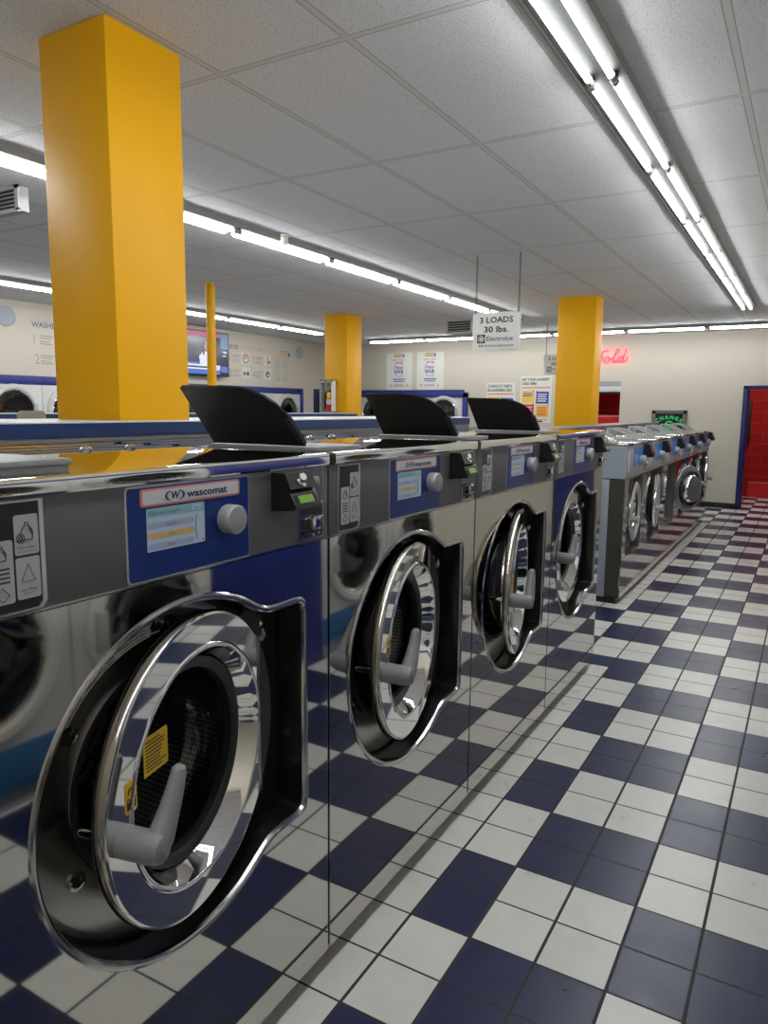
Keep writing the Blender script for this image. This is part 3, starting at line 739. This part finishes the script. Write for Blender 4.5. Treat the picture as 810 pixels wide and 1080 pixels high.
# ------------------------------------------------------------------ stacked dryers
DW = 3.98
def make_dryer():
    R0 = empty('stacked_dryer', (0, 0, 0))   # faces +x, width along +y
    m = MB(); m.box(-3.2, 0, .02, DW - .02, .4, 9.15, off_white, .02); m.build('cabinet', R0)
    m = MB(); m.box(-3.0, -.1, .05, DW - .05, 0, .4, gray_side); m.build('base', R0)
    m = MB(); m.box(-.1, .03, .03, DW - .03, .42, 1.28, kick_blue, .01); m.build('kick_panel', R0)
    m = MB(); m.box(-3.2, .02, .0, DW, 9.15, 9.70, trim_blue, .01); m.build('top_trim', R0)
    for zc in (3.1, 7.50):
        m = MB()
        m.lathe([(1.68, 0), (1.68, .10), (1.60, .17), (1.42, .18), (1.34, .12), (1.32, .02)], (0, DW / 2, zc), 'x', 56, off_white); m.lathe([(1.34, .11), (1.30, .14), (1.26, .11)], (0, DW / 2, zc), 'x', 56, chrome)
        d = m.build('door', R0)
        m = MB(); m.lathe([(1.27, .11), (1.2, .06), (.6, .03), (.001, .02)], (0, DW / 2, zc), 'x', 48, glass_dark); m.lathe([(1.31, .02), (1.31, .005), (.001, .005)], (0, DW / 2, zc), 'x', 48, black); m.build('door_glass', d, recalc=False)
        m = MB(); m.box(.05, .24, DW / 2 + 1.25, DW / 2 + 1.55, zc - .45, zc + .45, lgray, .05); m.build('handle', d)
        m = MB(); m.prism([(.004, DW / 2 - .55, zc + 1.45), (.004, DW / 2 + .55, zc + 1.45), (.004, DW / 2 + .42, zc + 1.72), (.004, DW / 2 + .5, min(zc + 2.0, 9.1)), (.004, DW / 2 - .5, min(zc + 2.0, 9.1)), (.004, DW / 2 - .42, zc + 1.72)], (.008, 0, 0), sky_blue); m.build('blue_accent', R0)
    return R0
dry0 = make_dryer(); used = []
def dryer(loc, rz, label, group):
    if not used: o = dry0
    else: o = copy_tree(dry0)
    used.append(o); o.location = Vector(loc) * T; o.rotation_euler = (0, 0, rz); tag(o, label, 'dryer', group)
lw = {48.92 - DW: 'last white stacked dryer of the left wall, below round speaker and dryer instructions',
      48.92 - 2 * DW: 'white stacked dryer on left wall, second from the end, partly behind a raised black lid',
      48.92 - 3 * DW: 'white stacked dryer on left wall just right of the television',
      48.92 - 4 * DW: 'white stacked dryer on left wall under the television'}
for k in range(1, 10):
    v = 48.92 - DW * k
    lab = {5: 'white stacked dryer on left wall, behind the wide yellow column', 6: 'white stacked dryer left wall, hidden mostly by wide yellow column',
           7: 'white stacked dryer on left wall peeking out left of the wide yellow column', 8: 'white stacked dryer on left wall under the round speaker and washer instructions',
           9: 'white stacked dryer on left wall, beyond the speaker at the far left'}.get(k) or lw[v]
    dryer((-38.5, v, 0), 0, lab, 'white stacked dryers on the left wall')
for k, u in enumerate((-24.55 - DW, -24.55 - 2 * DW, -24.55 - 3 * DW)):
    dryer((u, VB - .30, 0), radians(-90), None or ['stacked dryer in blue frame on back wall, rightmost, beside card posters', 'stacked dryer in blue frame on back wall, middle, below the right happy hour poster', 'stacked dryer in blue frame on back wall, by the corner column'][k], 'stacked dryers on the back wall')
for k, v in enumerate((-7.88, -3.90, .08)):
    dryer((UR - .1, v + DW, 0), pi, ['stacked dryer on right wall, third from the blue panel', 'stacked dryer on right wall, mirrored at left of the nearest washer front', 'stacked dryer on right wall beside blue panel, mirrored in the nearest washer front'][k], 'stacked dryers on the right wall')
for k, v in enumerate((9.0, 9.0 + DW)):
    dryer((UR - .1, v + DW, 0), pi, ['stacked dryer beyond the blue wall panel, mirrored in the second washer front', 'stacked dryer on right wall, last before the bare cream wall'][k], 'stacked dryers on the right wall')
# blue surround of the back-wall dryers
m = MB(); m.box(-24.55, -24.1, VB - .42, VB, 0, 9.45, trim_blue, .02); m.box(-36.9, -24.1, VB - .42, VB, 9.0, 9.48, trim_blue, .02); S(m, 'trim_4')
m = MB(); m.box(UL, UL + .35, 48.9, 49.25, 0, 9.7, trim_blue, .02); S(m, 'trim_5')
m = MB(); m.box(UL - .02, UL + .12, 51.4, 55.0, 0, 9.75, doorblue, .02); m.box(UL + .1, UL + .14, 51.75, 54.7, 0, 9.4, black); S(m, 'door_3')

# ------------------------------------------------------------------ fluorescent strips
SEG = 5.9
def make_strip():
    R0 = empty('fluorescent_strip_light', (0, 0, 0))   # runs along +y, hangs under the ceiling at z=0
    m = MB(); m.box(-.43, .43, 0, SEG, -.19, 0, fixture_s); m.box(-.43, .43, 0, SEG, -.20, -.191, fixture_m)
    m.build('housing', R0)
    for x in (-.21, .21):
        m = MB(); m.lathe([(.001, .2), (.056, .2), (.056, SEG - .2), (.001, SEG - .2)], (x, 0, -.28), 'y', 12, tube_m); m.build('tube', R0)
    for y in (.12, SEG - .12):
        for x in (-.21, .21):
            m = MB(); m.box(x - .05, x + .05, y - .035, y + .035, -.34, -.18, socket_m, .012); m.lathe([(.001, -.085), (.068, -.085), (.068, .085), (.001, .085)], (x, y, -.28), 'y', 10, socket_m); m.build('lamp_holder', R0)
    return R0
st0 = make_strip(); su = []
def strip(loc, rz, label, group):
    o = st0 if not su else copy_tree(st0)
    su.append(o); o.location = Vector(loc) * T; o.rotation_euler = (0, 0, rz); tag(o, label, 'strip light', group)
ordn = ['first', 'second', 'third', 'fourth', 'fifth', 'sixth', 'seventh', 'eighth', 'ninth', 'tenth']
for k in range(10): strip((.88, 41.0 - SEG * (k + 1), H), 0, 'double-tube strip light over the aisle, %s from the back wall' % ordn[k], 'strip lights over the aisle')
for k in range(8): strip((-13.6, 41.0 - SEG * (k + 1), H), 0, 'double-tube strip light of the middle ceiling row, %s from its far end' % ordn[k], 'strip lights of the middle row')
for k in range(7): strip((-31.6, 42.7 - SEG * (k + 1), H), 0, 'double-tube strip light of the left ceiling row, %s from its far end' % ordn[k], 'strip lights by the left wall')
for k in range(6): strip((3.4 - SEG * k, 51.2, H), radians(90), 'double-tube strip light along the back wall, %s from the red doorway' % ordn[k], 'strip lights along the back wall')
m = MB(); m.lathe([(.13, -.1), (.14, -.28), (.09, -.36), (.001, -.38)], (-12.9, 13.6, H), 'z', 18, white_m); m.lathe([(.18, 0), (.18, -.08), (.13, -.1)], (-12.9, 13.6, H), 'z', 18, white_m)
tag(m.build('ceiling_sensor'), 'small round white sensor hanging beside the middle strip lights', 'sensor')

# unseen fill light added to brighten the red room
ld = bpy.data.lights.new('red_room_fill', 'AREA'); ld.shape = 'RECTANGLE'; ld.size = 3.0; ld.size_y = .4; ld.energy = 30; ld.color = (1, .9, .85)
lo = bpy.data.objects.new('red_room_fill', ld); COL.objects.link(lo); lo.location = Vector((1, 61, 13.9)) * T

# ------------------------------------------------------------------ ceiling vents
def vent(loc, w, d, h, rz, label):
    R0 = empty('air_vent', loc, label, 'vent', rz=rz)
    m = MB(); m.box(-w / 2, w / 2, 0, d, -h, 0, grille_m, .02); m.box(-w / 2 - .06, w / 2 + .06, -.06, 0, -h - .04, -h + .07, lgray); m.box(-w / 2 - .06, w / 2 + .06, -.06, 0, -.1, 0, lgray); m.box(-w / 2 - .06, -w / 2 + .1, -.06, 0, -h, 0, lgray); m.box(w / 2 - .1, w / 2 + .06, -.06, 0, -h, 0, lgray)
    m.box(-w / 2 + .1, w / 2 - .1, -.02, -.005, -h + .07, -.1, grille_d); m.build('housing', R0)
    m = MB(); n = 5
    for k in range(n):
        z = -h + .14 + k * (h - .26) / (n - 1); m.box(-w / 2 + .1, w / 2 - .1, -.055, -.015, z, z + .04, grille_m)
    m.build('louvres', R0)
vent((-17.35, 4.9, H), 2.6, .35, .72, radians(0), 'grey louvred air vent box under the ceiling, left of the wide yellow column')
vent((-17.9, 40.5, H), 2.0, 1.5, .95, radians(0), 'dark grey louvred air vent box behind the nearer hanging sign')

# ------------------------------------------------------------------ hanging signs
def sign(loc, l1, l2, label):
    u, v, z0 = loc; w, h = 2.15, 1.55
    R0 = empty('hanging_sign', (u, v, z0), label, 'sign', 'hanging load signs')
    m = MB(); P = [(p[1], 0, p[2]) for p in rrect(0, w, 0, h, .1)]; m.prism(P, (0, .03, 0), sign_m)
    m.text(l1, (w / 2, -.008, 1.12), X3, Z3, .24, black_ink, .022, width=1.5); m.text(l2, (w / 2, -.008, .73), X3, Z3, .24, black_ink, .022, width=1.1)
    m.box(.22, .58, -.01, -.002, .28, .64, black_ink)
    m.lathe([(.14, 0), (.115, 0)], (.40, -.013, .46), 'y', 24, sign_m); m.sheet([(.42, -.014, .34), (.42, -.014, .58), (.31, -.014, .46)], sign_m); m.sheet([(.44, -.014, .40), (.44, -.014, .52), (.50, -.014, .52), (.50, -.014, .40)], sign_m)
    m.text('Electrolux', (.66, -.008, .37), X3, Z3, .19, black_ink, .005, width=1.2, align='l'); m.text('450 G-Force Extraction', (w / 2, -.008, .13), X3, Z3, .085, black_ink, .012, width=1.6)
    m.build('sign_board', R0)
    for x in (.13, w - .1):
        m = MB(); n = 26; z = h - .07
        dz = (H - z0 - z) / n
        for k in range(n):
            zc = z + dz * (k + .5); rx = .035 if k % 2 else .008; ry = .008 if k % 2 else .035
            m.tube([(x + rx * cos(a), .015 + ry * cos(a), zc + dz * .62 * sin(a)) for a in [j * pi / 3 for j in range(6)]], .014, 4, chain_m, closed=True)
        m.build('chain', R0)
sign((-8.15, 20.55, 10.38), '3 LOADS', '30 lbs.', 'white sign on chains reading 3 loads 30 lbs, hanging before the yellow column')
sign((-13.05, 45.4, 10.45), '2 LOADS', '20 lbs.', 'white sign on chains partly hidden behind the yellow column, reading 2 loads')

# ------------------------------------------------------------------ back wall things
def bw(u, z, e=.03): return (u, VB - e, z)
def bwrect(m, u0, u1, z0, z1, mat, e0=0.0, e1=.03): m.box(u0, u1, VB - e1, VB - e0, z0, z1, mat)
# neon "Fold"
m = MB()
def px(x, y): return (-11.8 + (x / 12 + 615 - 632) * .0812, VB - .16, 13.21 - (y / 12 + 360 - 368) * .0818)
def spline(P, n=6):
    out = []
    for i in range(len(P) - 1):
        p0 = P[max(i - 1, 0)]; p1 = P[i]; p2 = P[i + 1]; p3 = P[min(i + 2, len(P) - 1)]
        for k in range(n):
            t = k / n
            out.append(tuple(.5 * (2 * p1[j] + (p2[j] - p0[j]) * t + (2 * p0[j] - 5 * p1[j] + 4 * p2[j] - p3[j]) * t * t + (3 * p1[j] - p0[j] - 3 * p2[j] + p3[j]) * t ** 3) for j in (0, 1)))
    out.append(P[-1]); return out
strokes = [[(190, 160), (215, 140), (260, 135), (300, 125), (330, 112)], [(262, 130), (250, 170), (232, 225), (210, 265), (185, 270)], [(215, 222), (245, 212), (275, 200)],
           [(330, 205), (305, 205), (282, 235), (288, 268), (315, 272), (340, 245), (345, 215), (330, 205), (350, 225), (378, 222)],
           [(378, 222), (420, 175), (455, 120), (448, 105), (425, 130), (398, 210), (395, 262), (415, 268), (440, 245)],
           [(515, 210), (490, 200), (460, 230), (455, 262), (475, 270), (505, 240), (530, 180), (552, 100)], [(530, 180), (515, 245), (520, 272), (545, 255), (580, 205)]]
fsign = None
for s_ in strokes: m.tube([px(*p) for p in spline(s_)], .046, 6, neon_m)
fr_ = empty('neon_sign', (-10.6, VB - .16, 12.5), 'pink-red neon script sign reading Fold on the back wall', 'neon sign')
o = m.build('tubing', None); o.parent = fr_; o.matrix_parent_inverse = fr_.matrix_basis.inverted()
m = MB()
for x, y in ((262, 130), (300, 272), (420, 175), (475, 270), (545, 120)):
    p = px(x, y); m.box(p[0] - .03, p[0] + .03, VB - .15, VB, p[2] - .03, p[2] + .03, clear_m)
o = m.build('standoffs', None); o.parent = fr_; o.matrix_parent_inverse = fr_.matrix_basis.inverted()
# change sign
R0 = empty('change_sign', (-5.65, VB, 6.0), 'grey framed dark sign with green arched word Change, behind the small washers', 'sign')
m = MB(); w, h = 2.8, 2.0
for a, b, c_, d_ in ((-1.4, 1.4, 1.65, 1.95), (-1.4, 1.4, -.1, .2), (-1.4, -1.08, -.1, 1.95), (1.08, 1.4, -.1, 1.95)): m.box(a, b, -.2, 0, c_, d_, frame_gray, .02)
m.build('frame', R0)
m = MB(); m.box(-1.08, 1.08, -.08, -.02, .2, 1.65, lcd_frame); m.build('board', R0)
m = MB()
for k, ch in enumerate('CHANGE'):
    a = radians(90 + 33 - k * 13.2); r = 1.6; c_ = Vector((r * cos(a), -.10, -.38 + r * sin(a))); rt = Vector((sin(a), 0, -cos(a))); up = Vector((cos(a), 0, sin(a)))
    m.text(ch, c_, rt, up, .30, neon_g, .035)
m.tube([(.02 + .30 * cos(a), -.1, .72 + .30 * sin(a)) for a in [radians(d_) for d_ in range(40, 321, 20)]], .06, 6, neon_g)
m.text('¢', (.05, -.11, .58), X3, Z3, .3, neon_g, .04)
m.build('lettering', R0)
# happy hour posters
def poster(u, z, label):
    R0 = empty('happy_hour_poster', (u, VB - .005, z), label, 'poster', 'happy hour posters')
    m = MB(); w, h = 2.95, 3.7
    m.box(0, w, -.02, 0, 0, h, poster_m)
    e = -.026; c_ = w / 2
    m.box(c_ - .6, c_ + .6, e, -.02, h - .16, h - .11, ink_blue); m.box(c_ - .6, c_ + .35, e, -.02, h - .45, h - .22, ink_orange); m.box(c_ + .4, c_ + .6, e, -.02, h - .45, h - .22, ink_blue)
    m.text('MONDAY - THURSDAY', (c_, e, h - .78), X3, Z3, .12, ink_blue, .01, width=1.3)
    for x0, x1 in ((c_ - .35, c_ - .02), (c_ + .08, c_ + .4)): m.box(x0, x1, e, -.02, h - 1.04, h - .94, ink_blue)
    m.tube([(c_ + .58 * cos(a), e, 2.05 + .7 * sin(a)) for a in [radians(d_) for d_ in range(40, 321, 12)]], .03, 5, violet_ink)
    m.text('Happy', (c_, e - .005, 2.12), X3, Z3, .28, violet_ink, .03, width=.95, slant=.2); m.text('HOUR', (c_, e - .005, 1.66), X3, Z3, .32, ink_blue, .04, width=1.0)
    m.box(c_ - .7, c_ + .7, e, -.02, 1.02, 1.12, ink_blue); m.box(c_ - .6, c_ + .6, e, -.02, .82, .91, ink_blue)
    for k, x in enumerate((.45, .85, 1.1, 1.4, 1.65, 1.85, 2.3)): m.box(x, x + .14, e, -.02, .32, .58, (wall_print, ink_orange, wall_print, wall_print, wall_print, ink_orange, paper_line)[k])
    m.build('sheet', R0)
poster(-33.25, 9.75, 'left of two pale happy hour posters on back wall'); poster(-29.75, 9.75, 'right of two pale happy hour posters on back wall')
# card posters
def cards(u, z, w, h, lines, label):
    R0 = empty('laundry_card_poster', (u, VB - .005, z), label, 'poster')
    m = MB(); m.box(0, w, -.02, 0, 0, h, poster_m); e = -.028
    m.text(lines[0], (.12, e, h - .42), X3, Z3, .24, black_ink, .03, width=lines[2], align='l'); m.text(lines[1], (.12, e, h - .80), X3, Z3, .24, black_ink, .03, width=lines[3], align='l')
    m.box(.12, w - .12, e, -.02, h - 1.10, h - 1.02, card_r)
    for k, (x, zz, mt, it) in enumerate(((.15, h - 2.42, card_y, card_b), (1.52, h - 2.5, card_b, poster_m), (.15, h - 3.65, card_r, poster_m), (1.56, h - 3.7, card_y, card_r))):
        m.box(x, x + 1.18, -.03, -.02, zz, zz + 1.08, mt)
        m.text(str(k + 1), (x + 1.1 if k != 1 else x + .05, -.036, zz + .98), X3, Z3, .2, black_ink, .02)
        for q in range(2 if k == 0 else 4): m.box(x + .12, x + (.95 if q % 2 else 1.02), -.034, -.03, zz + .78 - q * .2, zz + .88 - q * .2, it)
    m.box(.3, w - .3, e, -.02, .28, .33, card_r); m.box(.9, 2.2, e, -.02, .02 + .05, .2, black_ink)
    m.build('sheet', R0)
cards(-18.85, 6.7, 2.95, 4.25, ('GET YOUR LAUNDRY', 'CARD HERE', 2.6, 1.4), 'poster reading Get your laundry card here, left of the yellow column')
cards(-22.25, 6.12, 2.85, 4.25, ('CONSIGUE TU TARJETA', 'DE LAVANDERIA AQUI', 2.45, 2.4), 'Spanish laundry card poster half hidden behind a raised black lid')

# ------------------------------------------------------------------ left wall things
def lwx(e): return UL + e
def lwr(m, v0, v1, z0, z1, mat, e=.02): m.box(UL, UL + e, v0, v1, z0, z1, mat)
for v, z, lab in ((19.0, 13.28, 'round grey wall speaker above the washer instructions'), (49.05, 13.12, 'round grey wall speaker near the corner of the left wall')):
    R0 = empty('wall_speaker', (UL, v, z), lab, 'speaker', 'round wall speakers')
    m = MB(); m.lathe([(.62, 0), (.62, .06), (.56, .08)], (0, 0, 0), 'x', 36, lgray); m.build('rim', R0)
    m = MB(); m.lathe([(.56, .07), (.3, .09), (.001, .095)], (0, 0, 0), 'x', 36, speaker_m); m.build('grille', R0)
def instr(v, ttl, w1, label, icons):
    R0 = empty('wall_instructions', (UL, v, 10), label, 'wall lettering')
    m = MB(); x = .015
    m.text(ttl, (x, 0, 2.82), Y3, Z3, .34, wall_print_n, .015, width=w1, align='l'); m.text('INSTRUCTIONS', (x, w1 + .3, 2.82), Y3, Z3, .34, wall_print if False else paper_line, 0, width=2.9, align='l')
    for k, (dy, dz) in enumerate(((0, 1.75), (0, .5), (3.0, 1.75), (3.0, .5))):
        m.text(str(k + 1), (x, dy + .1, dz), Y3, Z3, .6, wall_print, -.01, align='l')
        for q, L in enumerate((1.0, .85, .75, .9)): m.box(.0, x, dy + .55, dy + .55 + L, dz + .52 - q * .15 - (.06 if q > 1 else 0), dz + .58 - q * .15 - (.06 if q > 1 else 0), wall_print)
        if icons:
            m.box(0, .012, dy + 1.75, dy + 2.75, dz - .15, dz + .85, wall_box)
            if k == 0: m.disc(.42, (.016, dy + 2.25, dz + .35), 'x', 20, ink_blue); m.disc(.33, (.02, dy + 2.25, dz + .35), 'x', 20, poster_m); m.disc(.26, (.024, dy + 2.22, dz + .48), 'x', 12, ink_orange)
            if k == 1: m.disc(.15, (.016, dy + 2.05, dz + .3), 'x', 12, ink_blue); m.disc(.18, (.016, dy + 2.5, dz + .3), 'x', 12, ink_blue)
            if k == 2: m.box(0, .016, dy + 2.15, dy + 2.35, dz, dz + .7, ink_orange); m.box(0, .02, dy + 2.3, dy + 2.6, dz + .1, dz + .3, ink_blue)
            if k == 3: m.disc(.28, (.016, dy + 2.25, dz + .35), 'x', 16, ink_blue); m.disc(.13, (.02, dy + 2.3, dz + .3), 'x', 12, poster_m)
    m.build('printed_lettering', R0)
instr(38.98, 'DRYER', 1.3, 'grey printed dryer instructions with small icons on left wall', True)
instr(20.7, 'WASHER', 2.0, 'grey printed washer instructions on left wall beside the wide yellow column', False)
R0 = empty('care_symbols', (UL, 45.3, 10.5), 'four outlined care symbol boxes under a small orange and blue mark', 'wall lettering')
m = MB()
for dy, dz in ((0, 1.3), (1.15, 1.35), (0, .1), (1.15, .15)):
    m.tube([(.012, dy + p[1], dz + p[2]) for p in rrect(0, .65, 0, .75, .1)], .018, 4, wall_print, closed=True); m.disc(.07, (.014, dy + .32, dz + .38), 'x', 8, wall_print); m.box(0, .012, dy - .05, dy + .7, dz - .2, dz - .14, wall_print)
m.box(0, .012, .9, 2.3, 2.55, 2.62, wall_print); m.box(0, .012, .9, 1.9, 2.25, 2.42, ink_orange); m.box(0, .012, 2.0, 2.25, 2.15, 2.45, ink_blue)
m.build('printed_lettering', R0)
# television
R0 = empty('wall_television', (UL + .55, 32.75, 10.3), 'wall-mounted television showing a woman in white, behind the thin yellow pole', 'television')
m = MB(); m.box(-.12, .1, 0, 5.6, .05, 3.62, black, .03); m.build('bezel', R0)
m = MB(); m.box(-.5, -.1, 1.8, 3.8, 1.2, 2.6, black); m.build('wall_bracket', R0)
m = MB(); x = .104
def q4(y0, y1, z0, z1, mt, e=0): m.sheet([(x + e, y0, z0), (x + e, y1, z0), (x + e, y1, z1), (x + e, y0, z1)], mt)
q4(.08, 5.5, .15, 3.55, tv_dark); q4(.1, 4.6, 3.2, 3.55, tv_pink, .003); q4(4.6, 5.5, 2.3, 3.55, tv_sky, .003); q4(.08, 2.5, .95, 1.1, tv_blue, .003); q4(.08, 4.5, .55, .95, tv_white, .006); q4(.08, 4.5, .2, .5, tv_blue, .004); q4(4.6, 5.45, .4, .9, tv_blue, .004)
m.sheet([(x + .004, y, z) for y, z in ((2.2, .95), (3.9, .95), (4.0, 1.6), (3.5, 2.0), (2.6, 2.0), (2.1, 1.6))], tv_white)
m.sheet([(x + .006, 3.0 + .33 * cos(a), 2.5 + .45 * sin(a)) for a in [i * pi / 6 for i in range(12)]], tv_skin)
m.sheet([(x + .007, y, z) for y, z in ((2.55, 1.7), (2.75, 1.75), (2.72, 2.4), (2.9, 2.85), (3.3, 2.8), (3.2, 3.05), (2.75, 3.0), (2.5, 2.5))], tv_dark)
q4(4.85, 5.3, 2.0, 2.1, tv_white, .004); q4(4.85, 5.2, 1.7, 1.8, tv_white, .004); q4(4.9, 5.15, .55, .75, tv_pink, .006); q4(.5, 3.8, .68, .8, tv_dark, .009)
m.build('screen', R0)

# ------------------------------------------------------------------ extinguisher cabinet on the middle column
R0 = empty('extinguisher_cabinet', (-24.6, 33.95, 7.55), 'white open cabinet fixed to the distant yellow column', 'cabinet')
m = MB(); m.box(-.66, .38, -.05, 0, 0, 2.25, lgray)
m.box(-.66, -.60, -.55, 0, 0, 2.25, lgray); m.box(.32, .38, -.55, 0, 0, 2.25, white_m); m.box(-.66, .38, -.55, 0, 0, .06, lgray); m.box(-.66, .38, -.55, 0, 2.19, 2.25, lgray)
m.box(-.66, .38, -.55, -.5, 2.05, 2.25, lgray); m.box(-.2, -.12, -.55, -.5, 1.5, 2.2, lgray); m.build('case', R0)
R0 = empty('fire_extinguisher', (-24.6, 33.65, 7.61), 'red fire extinguisher with black hose inside white cabinet', 'fire extinguisher')
m = MB(); m.lathe([(.001, 0), (.22, 0), (.235, .04), (.235, 1.0), (.19, 1.14), (.08, 1.22), (.08, 1.28), (.001, 1.28)], (.02, 0, 0), 'z', 20, red_s); m.build('cylinder_body', R0)
m = MB(); m.lathe([(.237, .5), (.237, .85)], (.02, 0, 0), 'z', 20, label_w); m.box(-.04, .24, -.26, -.24, .9, 1.35, yellow_s); m.build('labels', R0)
m = MB(); m.tube([(.02, 0, 1.3), (-.15, 0, 1.42), (-.30, 0, 1.25), (-.36, 0, .8), (-.33, 0, .3)], .05, 8, black); m.build('hose', R0)
m = MB(); m.box(-.05, .1, -.05, .05, 1.28, 1.45, black, .02); m.box(-.05, .25, -.03, .03, 1.45, 1.52, black, .01); m.build('valve', R0)

# ------------------------------------------------------------------ world, camera, colour
w = bpy.data.worlds.new('World'); scene.world = w; w.use_nodes = True
w.node_tree.nodes['Background'].inputs[0].default_value = (.5, .5, .55, 1); w.node_tree.nodes['Background'].inputs[1].default_value = .05
pitch, yaw, roll = -.1401, .5258, .0097
F = Vector((-sin(yaw) * cos(pitch), cos(yaw) * cos(pitch), sin(pitch))); Rv = Vector((cos(yaw), sin(yaw), 0)); Uv = Rv.cross(F)
R_ = Rv * cos(roll) + Uv * sin(roll); U_ = -Rv * sin(roll) + Uv * cos(roll)
cam = bpy.data.cameras.new('camera'); co = bpy.data.objects.new('camera', cam); COL.objects.link(co)
mt = Matrix((( R_.x, U_.x, -F.x), (R_.y, U_.y, -F.y), (R_.z, U_.z, -F.z))).to_4x4()
mt.translation = Vector((4.8374, -9.3013, 7.8355)) * T
co.matrix_world = mt
cam.sensor_fit = 'VERTICAL'; cam.sensor_height = 24; cam.lens = 771.39 / 1080 * 24; cam.clip_start = .05; cam.clip_end = 100
scene.camera = co
scene.view_settings.view_transform = 'Standard'; scene.view_settings.look = 'None'; scene.view_settings.exposure = 0.0
scene.cycles.use_denoising = True
scene.cycles.max_bounces = 10; scene.cycles.glossy_bounces = 6; scene.cycles.diffuse_bounces = 4; scene.cycles.transparent_max_bounces = 12
scene.cycles.sample_clamp_indirect = 6.0
